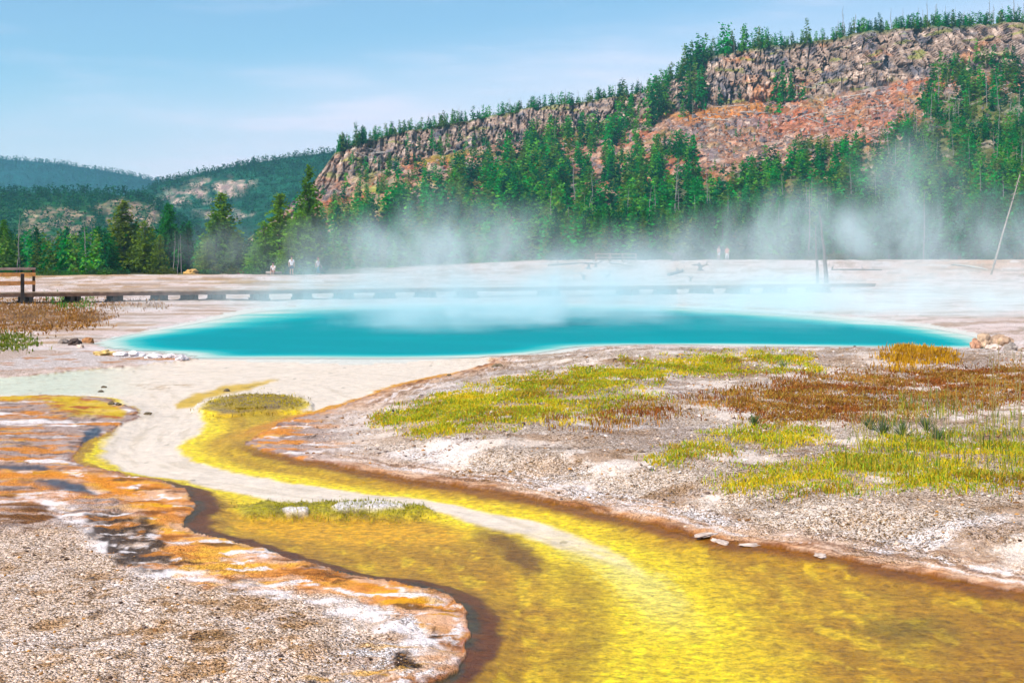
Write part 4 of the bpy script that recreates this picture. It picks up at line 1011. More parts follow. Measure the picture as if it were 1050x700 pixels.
for i in range(60):
    px = rt.uniform(900, 1060); py = rt.uniform(75, 190); snag_at(px, py, rt.uniform(20, 42), float(hill_Y(px, py)), None, "slope")
for i in range(40):
    px = rt.uniform(690, 940); py = rt.uniform(60, 150); snag_at(px, py, rt.uniform(12, 26), float(hill_Y(px, py)), None, "scree")
for i in range(34):
    px = rt.uniform(340, 640); py = rt.uniform(140, 240); snag_at(px, py, rt.uniform(12, 26), float(hill_Y(px, py)), None, "scree")
for px, yt, Y in ((17, 218, 165), (20, 228, 168), (90, 222, 170), (93, 228, 172), (88, 236, 168), (178, 236, 162), (182, 244, 163), (186, 240, 160)):
    zg = ground_at(px, Y); snag_at(px, 0, (HY + (H - zg) / Y * F) - yt, Y, zg, "leftline")
SL = {"sky": ("bare grey dead trunk sticking up from the skyline above the cliff", "dead trunks on the skyline"),
      "foot": ("bare grey dead trunk among the conifers at the foot of the hill", "dead trunks in the forest foot"),
      "slope": ("bare grey dead trunk on the steep slope at the right edge", "dead trunks on the right slope"),
      "scree": ("bare dead trunk on the rocky open slope below the cliffs", "dead trunks on the open slope"),
      "leftline": ("bleached dead conifer between the green pines of the left tree line", "dead trees in the left tree line")}
for k, (pxh, x, y, z, h, zone) in enumerate(snags):
    o = link("dead_tree", snag_me[k % 8], None, SL[zone][0], "dead tree", SL[zone][1], None, (x, y, z)); q_ = 1.7 if zone == 'sky' else 1.1; o.scale = (h * q_, h * q_, h); o.rotation_euler = (random.gauss(0, 0.04), random.gauss(0, 0.04), random.uniform(0, 6.28))
# fallen logs on the open slope
log_me = []
for i in range(4):
    b = MB(); r = random.Random(i)
    b.tube([(-0.5, 0, 0), (-0.2, 0.01, 0.005), (0.15, -0.01, 0.0), (0.5, 0.005, 0.01)], [0.02, 0.018, 0.014, 0.007], 6, (0.42, 0.37, 0.33))
    for k in range(5):
        x = r.uniform(-0.2, 0.45); b.tube([(x, 0, 0.01), (x + 0.05, r.uniform(-.06, .06), r.uniform(0.02, 0.08))], [0.006, 0.002], 4, (0.40, 0.36, 0.32), False)
    log_me.append(b.mesh("fallen_log", M_DEAD))
for i in range(70):
    if i < 36: px, py = rt.uniform(730, 940), rt.uniform(88, 150)
    elif i < 58: px, py = rt.uniform(935, 1055), rt.uniform(72, 130)
    else: px, py = rt.uniform(350, 620), rt.uniform(140, 220)
    Y = float(hill_Y(px, py)); L = rt.uniform(10, 34) / F * Y
    o = link("fallen_log", log_me[i % 4], None, "pale fallen tree trunk lying on the rocky open slope under the cliffs", "fallen log", "fallen trunks on the hillside", None, ((px - CX) / F * Y, Y, H + (HY - py) / F * Y + 0.5))
    o.scale = (L, L, L); o.rotation_euler = (0.0, rt.normal() * 0.12 + 0.2, rt.uniform(-0.6, 0.6) + (0.0 if rt.random() < .6 else 2.6))

# leaning bare tree at the right
b = MB(); Yl = 118.0
p0 = Vector(P(1016, 277, Yl)); p0.z = ground_at(1016, Yl) - 0.1; p1 = Vector(P(1046, 178, Yl + 3))
r = random.Random(4)
pts = [p0.lerp(p1, t) + Vector((r.gauss(0, .03), 0, 0)) for t in (0, .2, .4, .6, .8, 1.0)]
b.tube([p - p0 for p in pts], [0.085, 0.08, 0.07, 0.06, 0.045, 0.03], 8, (0.30, 0.25, 0.21))
lt = link("leaning_dead_tree", b.mesh("leaning_dead_tree", M_DEAD, True), None, "long pale bare trunk leaning to the right at the edge of the flats", "dead tree", None, None, p0)
b = MB()
for k in range(26):
    t = r.uniform(0.72, 1.0); p = p0.lerp(p1, t) - p0; a = r.uniform(0, 6.28); l = r.uniform(0.3, 0.9) * (1.3 - t)
    b.tube([p, p + Vector((math.cos(a) * l, math.sin(a) * l, r.uniform(-.3, .4)))], [0.025, 0.006], 4, (0.30, 0.26, 0.22), False)
link("branches", b.mesh("branches", M_DEAD), lt)
# two bare posts of trunks standing in the steam
for px, yb, yt, Y, ln, lab in ((838, 290, 226, 92, -0.15, "thin dark bare trunk standing in the steam, left of a pair"), (848, 291, 214, 92, -0.45, "thicker dark bare trunk standing in the steam, right of a pair")):
    zg = ground_px(px, yb); b = MB(); h = (yb - yt) / F * zg.y
    snag_builder(b, (0, 0, -0.1), h, (ln, 0), 0.12 if px < 840 else 0.16, px, 9, (0.13, 0.10, 0.085))
    link("dead_tree", b.mesh("dead_tree", M_DEAD), None, lab, "dead tree", None, None, zg)
for px, yb, yt, lab in ((947, 278, 205, "straight pale dead trunk rising left of the leaning trunk"), (829, 268, 190, "tall weathered dead trunk behind the pair of dark trunks")):
    Y = 190; zg = ground_at(px, Y); b = MB(); snag_builder(b, (0, 0, -0.1), (yb - yt) / F * Y, (0.2, 0), 0.11, px, 16, (0.24, 0.20, 0.17))
    link("dead_tree", b.mesh("dead_tree", M_DEAD), None, lab, "dead tree", None, None, ((px - CX) / F * Y, Y, zg))

# stumps and dead roots on the far flats
def stump(px, py, pxh, lab, seed, arms=4, name="stump", col=(0.16, 0.14, 0.13), wide=1.0):
    g = ground_px(px, py); h = pxh / F * g.y; r = random.Random(seed); b = MB()
    b.tube([(0, 0, -0.1), (r.gauss(0, .05) * h, 0, h * 0.3), (r.gauss(0, .1) * h, r.gauss(0, .05) * h, h * 0.55)], [h * 0.16, h * 0.10, h * 0.07], 7, col)
    for k in range(arms):
        a = r.uniform(-0.9, 0.9) + (math.pi if k % 2 else 0); l = h * r.uniform(0.45, 0.8) * wide
        m = Vector((math.cos(a) * l * 0.5, math.sin(a) * l * 0.3, h * r.uniform(0.4, 0.6)))
        b.tube([(0, 0, h * r.uniform(0.2, 0.45)), m, m + Vector((math.cos(a) * l * 0.4, 0, h * r.uniform(-0.2, 0.5)))], [h * 0.07, h * 0.05, h * 0.02], 5, col)
    for k in range(4):
        a = k * 1.57 + r.random(); b.tube([(0, 0, h * 0.12), (math.cos(a) * h * 0.35, math.sin(a) * h * 0.35, -0.05)], [h * 0.07, h * 0.03], 5, col, False)
    link(name, b.mesh(name, M_DEAD, True), None, lab, "tree stump", None, None, g)
stump(603, 275, 12, "dark split stump just left of the small tan rail fence", 1, 4)
stump(611, 274, 9, "small dark stump with a drooping root at the fence's left post", 2, 3, wide=1.6)
stump(691, 268, 16, "forked grey stump on the pale crest in the thin steam", 3, 4)
stump(718, 278, 15, "bent grey stump with a raised arm in the steam below the two walkers", 5, 4)
stump(708, 289, 9, "low blue-grey stump between the boardwalk and the bent stump", 6, 2)
stump(598, 287, 11, "thin leaning root sticking up from the orange patch of flats", 7, 2, wide=0.7)
stump(622, 285, 8, "low root wad on the flats below the tan fence", 8, 3, wide=1.5)
stump(853, 277, 7, "short stub beside the pair of dark bare trunks", 9, 1, wide=.6)
def ground_log(px0, py0, px1, py1, rad, lab, col=(0.20, 0.18, 0.17), stubs=3, seed=0):
    a = ground_px(px0, py0); c_ = ground_px(px1, py1); a.z += rad * 0.7; c_.z += rad * 0.9; r = random.Random(seed); b = MB()
    m = a.lerp(c_, 0.5) + Vector((0, 0, r.uniform(0, 0.1)))
    b.tube([a - a, m - a, c_ - a], [rad, rad * 0.85, rad * 0.5], 7, col)
    for k in range(stubs):
        t = r.uniform(0.2, 0.95); p = a.lerp(c_, t) - a; b.tube([p, p + Vector((r.uniform(-.3, .3), 0, r.uniform(0.2, 0.7)))], [rad * .4, rad * .15], 5, col, False)
    link("fallen_log", b.mesh("fallen_log", M_DEAD, True), None, lab, "fallen log", None, None, a)
ground_log(686, 283, 700, 279, 0.16, "dark fallen log with an upturned end on the flats in thin steam", seed=1)
ground_log(976, 272, 1012, 277, 0.10, "slender pale log lying on the flats left of the leaning trunk's foot", (0.5, 0.44, 0.38), seed=2)
ground_log(853, 277, 905, 277, 0.09, "long thin grey log lying beside the dark bare trunks", seed=3)
ground_log(563, 273, 600, 271, 0.12, "brown log lying along the flats left of the tan fence", (0.30, 0.18, 0.10), seed=4)
ground_log(625, 271, 650, 274, 0.10, "grey log lying in front of the tan fence", (0.34, 0.29, 0.25), seed=5)

# ------------------------------------------------------------------ boardwalk
bo = Vector((-20.4, 60.3, 0)); ud = Vector((1, 0.5, 0)).normalized(); nd = Vector((-ud.y, ud.x, 0)); ang = math.atan2(ud.y, ud.x)
WD, ZD = 1.7, 0.47
def bp(s, n, z): return bo + ud * s + nd * n + Vector((0, 0, z))
bw = link("boardwalk", None, None, "long low wooden boardwalk crossing the flats behind the turquoise pool", "boardwalk", None, None, (0, 0, 0))
b = MB(); s = -9.0; k = 0
while s < 46:
    tone = random.uniform(0.8, 1.2); w = 0.145
    cc = np.array([0.30, 0.20, 0.13]) * tone
    p = bp(s, WD / 2, ZD - 0.025); b.box(p, (w, WD + 0.06, 0.05), ang, tuple(cc)); s += 0.155; k += 1
link("deck", b.mesh("deck", M_WOOD), bw)
for n_, colr in ((0.06, (0.22, 0.13, 0.085)), (WD - 0.06, (0.2, 0.13, 0.09))):
    b = MB()
    for q in range(9):
        s0 = -9 + q * 6.1; b.box(bp(s0 + 3.05, n_, ZD - 0.052 - 0.065), (6.08, 0.09, 0.13), ang, tuple(np.array(colr) * random.uniform(.85, 1.15)))
    link("side_beam", b.mesh("side_beam", M_WOOD), bw)
sup = [-6.0, -3.2, -0.1, 1.85, 3.65, 5.6, 6.95, 8.2, 10.2, 12.25, 14.3, 16.4, 18.5, 20.7, 25.3, 30.0, 32.3, 34.6, 37.0, 39.5, 42.5]
for s in sup:
    b = MB(); dk = (0.06, 0.045, 0.035)
    zt = ZD - 0.05 - 0.10
    b.box(bp(s, WD / 2, zt / 2 - 0.06), (0.16, WD - 0.3, zt + 0.12), ang, dk)
    for n_ in (0.12, WD - 0.12):
        for ds in (-0.13, 0.13): b.box(bp(s + ds, n_, zt / 2 - 0.08), (0.16, 0.18, zt + 0.15), ang, tuple(np.array(dk) * random.uniform(.7, 1.5)))
        b.box(bp(s, n_, 0.03), (0.55, 0.24, 0.12), ang, dk)
    link("support", b.mesh("support", M_WOOD), bw)
rl = link("railing", None, None, "weathered orange-brown wooden railing on the boardwalk at the left edge", "railing", None, None, (0, 0, 0))
send = 0.35
for s in (send, -1.55, -3.5, -5.5, -7.5):
    b = MB(); b.box(bp(s, WD - 0.05, ZD + 0.52), (0.11, 0.11, 1.04), ang, (0.10, 0.06, 0.04) if s == send else (0.24, 0.12, 0.06)); link("post", b.mesh("post", M_WOOD), rl)
for z, hh, colr in ((1.47, 0.10, (0.36, 0.25, 0.20)), (1.22, 0.16, (0.62, 0.27, 0.08)), (0.86, 0.16, (0.60, 0.25, 0.08))):
    b = MB(); b.box(bp((send - 8) / 2, WD - 0.05 - (0.09 if hh > .12 else 0.0), z), (send + 8 + 0.12, 0.06 if hh > .12 else 0.2, hh), ang, colr); link("rail", b.mesh("rail", M_WOOD), rl)
rf = link("railing", None, None, "near side of the railing, a dark end post standing on the ground before the deck", "railing", None, None, (0, 0, 0))
b = MB(); b.box(bp(-0.35, -0.08, 0.60), (0.14, 0.14, 1.36), ang, (0.045, 0.032, 0.026)); link("post", b.mesh("post", M_WOOD), rf)
b = MB(); b.box(bp(-4.35, -0.07, 0.86), (7.84, 0.05, 0.15), ang, (0.56, 0.25, 0.09)); link("rail", b.mesh("rail", M_WOOD), rf)
b = MB(); b.box(bp(-6.2, -0.08, 0.5), (0.12, 0.12, 1.2), ang, (0.06, 0.04, 0.03)); link("post", b.mesh("post", M_WOOD), rf)

# small tan rail fence on the far crest
fn = link("rail_fence", None, None, "small tan two-rail wooden fence on the crest in front of the middle trees", "fence", None, None, (0, 0, 0))
fa, fb = ground_px(611, 270), ground_px(651, 268)
fY = 165.0; fa = Vector(((611 - CX) / F * fY, fY, 0)); fb = Vector(((652 - CX) / F * (fY + 2), fY + 2, 0)); fa.z = ground_at(611, fY); fb.z = ground_at(652, fY)
fd = (fb - fa); fang = math.atan2(fd.y, fd.x); zf = (fa.z + fb.z) / 2
for t in (0.0, 0.33, 0.36, 0.66, 1.0):
    p = fa.lerp(fb, t); b = MB(); b.box((p.x, p.y, zf + 0.45), (0.14, 0.14, 1.1), fang, (0.30, 0.19, 0.11)); link("post", b.mesh("post", M_WOOD), fn)
for z in (0.5, 0.92):
    p = fa.lerp(fb, 0.5); b = MB(); b.box((p.x, p.y - 0.1, zf + z), (fd.length + 0.2, 0.05, 0.12), fang, (0.40, 0.27, 0.17)); link("rail", b.mesh("rail", M_WOOD), fn)

# ------------------------------------------------------------------ rocks
def rock_mesh(name, size, seed, col, sub=3, rough=0.55):
    bm = bmesh.new(); bmesh.ops.create_icosphere(bm, subdivisions=sub, radius=1.0)
    v = np.array([q.co[:] for q in bm.verts]); f = np.array([[q.index for q in p.verts] for p in bm.faces]); bm.free()
    d = 1 + rough * 1.2 * fbm(v[:, 0] * 1.3 + seed * 3.1, v[:, 1] * 1.3 + v[:, 2] * 1.7, seed, 3) + 0.16 * (worley(v[:, 0] * 2.1 + seed, v[:, 1] * 2 + v[:, 2] * 2.3, seed)[2] - 0.5)
    v = v * d[:, None] * np.array(size)
    cc = np.asarray(col) * (1 + 0.5 * fbm(v[:, 0] * 4 / max(size), v[:, 2] * 4 / max(size) + v[:, 1], seed + 2, 3))[:, None]
    return mesh_np(name, v, f, M_STONE, np.clip(cc, 0.01, 0.8), smooth_shade=False)
def rock(px, py, w, hgt, lab, seed, col, depth=None, group=None):
    g = ground_px(px, py); sx = w / F * g.y / 2; sz = hgt / F * g.y
    me = rock_mesh("rock", (sx, depth or sx * 0.8, sz * 0.75), seed, col)
    o = link("rock", me, None, lab, "rock", group, None, (g.x, g.y, g.z + sz * 0.2)); o.rotation_euler.z = seed * 1.3
tan = lin(198, 166, 138); pale = lin(220, 196, 180); darkr = lin(96, 80, 74)
rock(1010, 356, 22, 16, "large tan rock of the heap at the pool's right edge", 1, tan)
rock(1026, 355, 26, 12, "flat brown rock on the right side of the pool-edge heap", 2, lin(182, 150, 124))
rock(1001, 357, 12, 10, "small reddish rock at the left foot of the pool-edge heap", 3, lin(188, 140, 112))
rock(1018, 358, 16, 6, "low pale rock in front of the pool-edge heap", 4, pale)
rock(1036, 359, 14, 7, "small grey rock at the right end of the pool-edge heap", 5, lin(170, 156, 146))
rock(76, 354, 14, 7, "black rock of the dark cluster on the left shore", 6, darkr)
rock(90, 351, 12, 6, "brown rock at the tip of the left shore's dark cluster", 7, lin(170, 120, 80))
rock(66, 352, 14, 5, "grey rock at the inland end of the left shore's dark cluster", 8, lin(140, 124, 114))
rock(83, 357, 9, 4, "small pale rock below the left shore's dark cluster", 9, pale)
rock(196, 282, 15, 6, "ochre boulder on the low mound behind the boardwalk", 10, lin(206, 160, 90))
for i, (px, py, w, hh, nm) in enumerate(((108, 364, 24, 5, "ochre-topped"), (124, 365, 20, 4, "low white"), (140, 365, 18, 5, "rounded white"), (158, 366, 20, 4, "flat cream"), (174, 367, 18, 4, "pale pink"), (186, 368, 14, 5, "knobbly end"))):
    rock(px, py, w, hh, nm + " sinter lump on the white spit at the pool's left outlet", 20 + i, (lin(226, 190, 120) if i == 0 else white * 0.92))
for i, (px, py, w, hh, lab) in enumerate(((724, 549, 17, 3, "thin white sinter slab at the waterline, upstream one of the pair on the right bank"), (738, 555, 19, 3, "thin white sinter slab lying in the water just off the right bank"),
                                          (772, 559, 14, 2.5, "small white flake at the waterline downstream of the slab pair"), (842, 569, 16, 2.5, "white flake farthest downstream on the right bank's orange rim"))):
    rock(px, py, w * 0.8, hh * 0.7, lab, 50 + i, lin(232, 206, 190) * 0.8, depth=0.10)
for i, (px, py, w, hh, lab) in enumerate(((152, 425, 9, 3, "dark stone lying on the white flat by the yellow point"), (114, 415, 8, 3, "brown stone at the left margin of the white channel"), (122, 416, 7, 3, "grey stone beside the brown stone by the white channel"),
                                          (232, 401, 8, 3, "small grey stone on the white flat above the pebbly island"), (107, 397, 5, 2, "lone dark pebble on the wet white flat"), (103, 402, 7, 2, "flat dark stone near the lone pebble on the white flat"),
                                          (460, 385, 5, 2, "small dark stone on the white flat by the orange rim"), (510, 376, 14, 3, "brown slab at the pool's near corner"))):
    rock(px, py, w, hh, lab, 30 + i, lin(130, 112, 88) * 0.8)

# loose gravel on the two banks
def scatter_ground(polys, n, power=0.8, seed=0, mask=None, patchy=False):
    r = np.random.default_rng(seed); w = np.zeros(PX.shape)
    area = np.abs(np.gradient(Y1, axis=0) * np.gradient(X1, axis=1))
    for poly, k in polys:
        p = np.array(poly); bmk = (PX > p[:, 0].min() - 20) & (PX < p[:, 0].max() + 20) & (PY > p[:, 1].min() - 12) & (PY < p[:, 1].max() + 12)
        q = np.zeros(PX.shape); nx = fbm(PX[bmk] / 18, PY[bmk] / 8, 200 + seed, 4) * 14
        q[bmk] = smooth(-9, 6, sd_poly(poly, PX[bmk] + nx * 1.6, PY[bmk] + nx * 0.5)) * k
        w = np.maximum(w, q)
    if patchy:
        w = w * (0.10 + smooth(-0.26, 0.08, fbm(X1 * 1.1 + seed, Y1 * 0.9, 330 + seed, 4, 0.6)))
    if mask is not None: w = w * mask
    w = w * area ** power; w = (w / w.sum()).ravel()
    idx = r.choice(w.size, n, p=w)
    p = np.stack([X1.ravel()[idx], Y1.ravel()[idx], Zs.ravel()[idx]], -1)
    st = p[:, 1:2] * 0.0012
    p[:, 0:1] += r.normal(size=(n, 1)) * st; p[:, 1:2] += r.normal(size=(n, 1)) * st * 4
    return p, idx, r
drymask = (sdw < -0.05) & (sdp < -0.1)
p, idx, r = scatter_ground([([(-100, 520), (60, 530), (150, 590), (260, 610), (420, 650), (440, 720), (-100, 720)], 0.45),
                            ([(300, 440), (480, 400), (600, 370), (1150, 360), (1150, 590), (700, 530), (500, 490), (320, 465)], 0.8)], 26000, 0.62, 5, drymask)
n = len(p); ico = np.array([(0, 0, 1), (.9, 0, .45), (.28, .85, .45), (-.72, .53, .45), (-.72, -.53, .45), (.28, -.85, .45), (.72, .53, -.45), (-.28, .85, -.45), (-.9, 0, -.45), (-.28, -.85, -.45), (.72, -.53, -.45)])
icf = np.array([(0, 1, 2), (0, 2, 3), (0, 3, 4), (0, 4, 5), (0, 5, 1), (1, 6, 2), (2, 7, 3), (3, 8, 4), (4, 9, 5), (5, 10, 1), (2, 6, 7), (3, 7, 8), (4, 8, 9), (5, 9, 10), (1, 10, 6)])
sz = r.lognormal(-5.75, 0.72, n).clip(0, 0.016) * np.interp(p[:, 1], [5, 12, 30], [0.8, 1.1, 2.0])
vv = ico[None] * (1 + 0.3 * r.normal(size=(n, 11, 1)) * 0.7) * sz[:, None, None] * np.stack([r.uniform(.8, 1.6, n), r.uniform(.8, 1.4, n), r.uniform(.4, .8, n)], -1)[:, None, :] + p[:, None, :]
vv[..., 2] += sz[:, None] * 0.15
pal = np.array([lin(232, 200, 178), lin(246, 230, 222), lin(150, 106, 66), lin(128, 108, 98), lin(206, 146, 76), lin(80, 58, 46)])
pc = pal[r.choice(6, n, p=[.30, .14, .17, .16, .12, .11])] * r.uniform(.8, 1.15, (n, 1))
link("gravel", mesh_np("gravel", vv.reshape(-1, 3), (icf[None] + (np.arange(n) * 11)[:, None, None]).reshape(-1, 3), attr_mat("gravel_stones", 0.9, 0.15), np.repeat(pc, 11, 0)),
     label="loose pale and brown sinter gravel scattered over both banks", cat="gravel", kind="stuff")

# ------------------------------------------------------------------ grass
def blades(name, groups, label, mat=M_GRASS):
    Vs, Fs, Cs, off = [], [], [], 0
    for polys, n, hlo, hhi, wid, cols, bend, seed, power in groups:
        p, idx, r = scatter_ground(polys, n, power, seed, (sdp < -0.1), True)
        clump = 0.55 + 0.75 * smooth(-0.25, 0.3, fbm(p[:, 0] * 2.2, p[:, 1] * 2.2, 300 + seed, 3))
        h = r.uniform(hlo, hhi, n) * clump; a = r.uniform(0, 6.283, n); ln = r.uniform(0.2, 1.0, n) * bend * h
        w = wid * r.uniform(.7, 1.4, n) * np.interp(p[:, 1], [8, 30], [0.8, 1.8])
        d = np.stack([np.cos(a), np.sin(a), 0 * a], -1); b2 = r.uniform(0, 6.283, n); u = np.stack([np.cos(b2), np.sin(b2), 0 * a], -1)
        z = np.array([0, 0, 1.0])
        v0 = p - u * w[:, None] - z * 0.02; v1 = p + u * w[:, None] - z * 0.02
        mid = p + d * (ln * 0.3)[:, None] + z * (h * 0.6)[:, None]
        v2 = mid + u * (w * .8)[:, None]; v3 = mid - u * (w * .8)[:, None]
        v4 = p + d * ln[:, None] + z * h[:, None]
        V = np.stack([v0, v1, v2, v3, v4], 1).reshape(-1, 3)
        o = off + np.arange(n) * 5
        Fs.append((np.stack([o, o + 1, o + 2, o + 3], -1), np.stack([o + 3, o + 2, o + 4], -1)))
        cl = np.array([lin(*q) for q in cols]); pk = fbm(p[:, 0] * 0.9, p[:, 1] * 0.9, 310 + seed, 3) * 1.2 + r.normal(size=n) * 0.28 + 0.5
        ci = np.clip((pk * len(cl)).astype(int), 0, len(cl) - 1)
        Cs.append(np.repeat(cl[ci] * r.uniform(.75, 1.2, (n, 1)), 5, 0)); Vs.append(V); off += 5 * n
    me = mesh_np(name, np.concatenate(Vs), [np.concatenate([f[0] for f in Fs]), np.concatenate([f[1] for f in Fs])], mat, np.concatenate(Cs))
    return link(name, me, label=label, cat="grass", kind="stuff")
YG_ = [(246, 210, 40), (222, 206, 30), (184, 198, 40), (160, 190, 44), (236, 194, 30), (136, 166, 44), (190, 146, 44)]
A_ = [([(385, 434), (420, 420), (470, 406), (520, 393), (580, 384), (650, 374), (720, 368), (790, 366), (835, 368), (835, 377), (760, 379), (690, 382), (640, 392), (600, 402), (560, 422), (500, 440), (430, 444)], 1.0),
      ([(560, 410), (600, 405), (660, 405), (690, 412), (640, 425), (560, 432)], 0.35)]
C_ = [([(665, 474), (690, 462), (730, 448), (770, 440), (830, 436), (850, 448), (810, 458), (750, 466), (700, 476)], 0.8),
      ([(730, 495), (770, 480), (820, 476), (880, 470), (920, 480), (930, 495), (880, 503), (800, 506), (740, 502)], 0.7),
      ([(850, 470), (900, 455), (960, 448), (1060, 446), (1200, 450), (1200, 520), (1060, 500), (960, 500), (890, 490)], 1.0)]
B_ = [([(745, 420), (790, 402), (850, 388), (930, 380), (1060, 376), (1200, 376), (1200, 405), (1060, 408), (990, 418), (930, 428), (840, 430), (760, 430)], 1.0)]
RB = [(172, 96, 36), (136, 80, 34), (186, 124, 44), (150, 112, 44), (196, 164, 60), (206, 140, 60)]
blades("grass", [(A_, 56000, 0.012, 0.052, 0.0042, YG_, 1.5, 1, 0.6), (C_, 42000, 0.012, 0.055, 0.004, YG_, 1.5, 2, 0.6),
                 ([([(850, 478), (880, 440), (900, 415), (960, 410), (1000, 420), (1060, 430), (1200, 430), (1200, 500), (960, 495), (900, 490)], 1.0)], 2600, 0.05, 0.16, 0.0032, [(110, 140, 44), (140, 160, 50), (196, 190, 60), (90, 124, 40), (206, 180, 70)], 0.35, 3, 0.6),
                 ([([(900, 374), (925, 357), (960, 357), (975, 370), (940, 376)], 1.0)], 2600, 0.05, 0.12, 0.006, [(226, 170, 30), (206, 150, 24), (186, 130, 30)], 0.5, 4, 0.6),
                 ([([(-60, 346), (0, 344), (30, 347), (38, 352), (20, 358), (-60, 362)], 1.0)], 2600, 0.03, 0.10, 0.007, [(110, 130, 36), (150, 150, 40), (90, 110, 30)], 0.5, 6, 0.6),
                 ([([(60, 309), (95, 308), (98, 313), (60, 313)], 1.0)], 300, 0.08, 0.22, 0.012, [(80, 140, 50), (100, 150, 50)], 0.5, 7, 0.6),
                 ([(ISLAND_PX, 1.0)], 1500, 0.008, 0.025, 0.004, [(226, 196, 20), (190, 170, 20), (150, 130, 40)], 0.8, 8, 0.6),
                 ([([(232, 516), (280, 511), (350, 511), (430, 514), (450, 521), (400, 525), (320, 524), (260, 526)], 1.0)], 2200, 0.006, 0.018, 0.003, [(190, 180, 20), (150, 150, 20), (110, 116, 20)], 0.9, 9, 0.6)],
       "short yellow-green grass in ragged strips on the gravel right of the stream")
blades("dry_grass", [(B_, 56000, 0.010, 0.05, 0.0045, RB, 1.5, 11, 0.6),
                     ([([(-60, 320), (30, 317), (90, 319), (108, 325), (100, 333), (50, 337), (-60, 337)], 1.0)], 8000, 0.03, 0.09, 0.009, [(170, 110, 36), (190, 136, 50), (140, 94, 34)], 0.9, 12, 0.6),
                     ([([(-60, 310), (60, 310), (170, 312), (90, 317), (-60, 317)], 0.8)], 2500, 0.05, 0.12, 0.010, [(176, 124, 40), (150, 96, 30)], 0.6, 13, 0.6),
                     ([([(560, 432), (640, 420), (700, 408), (760, 400), (830, 384), (830, 390), (760, 415), (690, 425), (600, 440)], 0.6)], 3200, 0.03, 0.07, 0.0045, RB, 0.7, 14, 0.6)],
       "rusty red-brown dry grass in a wide patch on the right bench")
# tall single stalks in front of the right bench
for i in range(46):
    px = rt.uniform(880, 1056) if i > 6 else rt.uniform(740, 900); py = rt.uniform(435, 480); g = ground_px(px, py); h = rt.uniform(0.3, 0.75) * (0.6 if i <= 6 else 1)
    if px > 1015 or abs(px - 1030) < 14: h *= 1.3
    b = MB(); lx = rt.normal() * 0.05
    b.tube([(0, 0, -0.02), (lx * .4, 0, h * .5), (lx, 0.01, h)], [0.0032, 0.0026, 0.0016], 4, (0.42, 0.33, 0.12))
    for k in range(4): b.tube([(lx * .85, 0, h * (.82 + .04 * k)), (lx * .85 + rt.normal() * .02, rt.normal() * .02, h * (.87 + .04 * k))], [0.003, 0.001], 4, (0.40, 0.30, 0.12), False)
    link("dry_stalk", b.mesh("dry_stalk", M_GRASS), None, "thin tall dry stalk rising above the grass at the right", "plant stalk", "dry stalks in the right-hand grass", None, g)
# small leafy weeds
def weed(px, py, h, lab, seed, col=(0.10, 0.16, 0.05)):
    g = ground_px(px, py); r = random.Random(seed); b = MB(); n = 0
    for k in range(46):
        a = r.uniform(0, 6.28); l = h * r.uniform(.3, 1.0); e_ = r.uniform(.15, .9); q = Vector((math.cos(a) * l * e_, math.sin(a) * l * e_, l * (1 - .5 * e_))); s_ = Vector((-math.sin(a), math.cos(a), 0)) * h * 0.022
        i0 = len(b.v); tone = r.uniform(.7, 1.3)
        for v in (Vector((0, 0, -.01)), q * .5 + s_, q, q * .5 - s_): b.v.append(tuple(v)); b.c.append(tuple(x * tone for x in col))
        b.f4.append([i0, i0 + 1, i0 + 2, i0 + 3])
    link("weed", b.mesh("weed", M_GRASS), None, lab, "weed", None, None, g)
weed(772, 437, 0.22, "dark green upright weed at the left edge of the right-hand grass", 1)
weed(605, 384, 0.16, "small bright green weed at the back edge of the yellow-green strip", 2, (0.16, 0.28, 0.06))
weed(803, 377, 0.18, "green weed in the thin far end of the yellow-green strip", 3, (0.12, 0.25, 0.07))
for i, (px, py) in enumerate(((893, 440), (905, 446), (925, 448), (950, 442), (962, 452))):
    weed(px, py, 0.26, ("grey-green bushy weed, leftmost of the row behind the bright right-hand grass", "grey-green bushy weed, second of the row behind the bright right-hand grass", "dark bushy weed in the middle of the row behind the bright right-hand grass",
                        "tall green weed, fourth of the row behind the bright right-hand grass", "tall green weed at the right end of the row behind the bright grass")[i], 10 + i, (0.10, 0.14, 0.06))
# undergrowth bushes along the left tree line
def bush(px, Y, hgt, w, lab, seed, col, group=None):
    r = np.random.default_rng(seed); n = 420; d = r.normal(size=(n, 3)); d /= np.linalg.norm(d, axis=1)[:, None]; d[:, 2] = np.abs(d[:, 2])
    o = d * r.uniform(.45, 1, (n, 1)) * np.array([w / 2, w / 2, hgt]); o *= (1 + .3 * fbm(o[:, 0] * 2, o[:, 1] * 2 + o[:, 2], seed, 2))[:, None]
    s_ = 0.07 * r.uniform(.6, 1.4, (n, 1)) * (w / 2 + .3); u = r.normal(size=(n, 3)); u /= np.linalg.norm(u, axis=1)[:, None]; v = np.cross(u, r.normal(size=(n, 3))); v /= np.linalg.norm(v, axis=1)[:, None]
    V = np.stack([o - u * s_, o + v * s_ * .6, o + u * s_, o - v * s_ * .6], 1).reshape(-1, 3)
    me = mesh_np("bush", V, np.arange(n * 4).reshape(-1, 4), M_NEEDLE, np.repeat(np.asarray(col) * r.uniform(.7, 1.3, (n, 1)), 4, 0))
    link("bush", me, None, lab, "bush", group, None, ((px - CX) / F * Y, Y, ground_at(px, Y) - 0.05))
gb = lin(84, 140, 40) * .7
bush(108, 146, 0.9, 2.2, "bright green bush at the foot of the broad bright pine", 1, gb); bush(96, 150, 0.7, 1.6, "low bush left of the bright green bush", 2, lin(60, 110, 50) * .7)
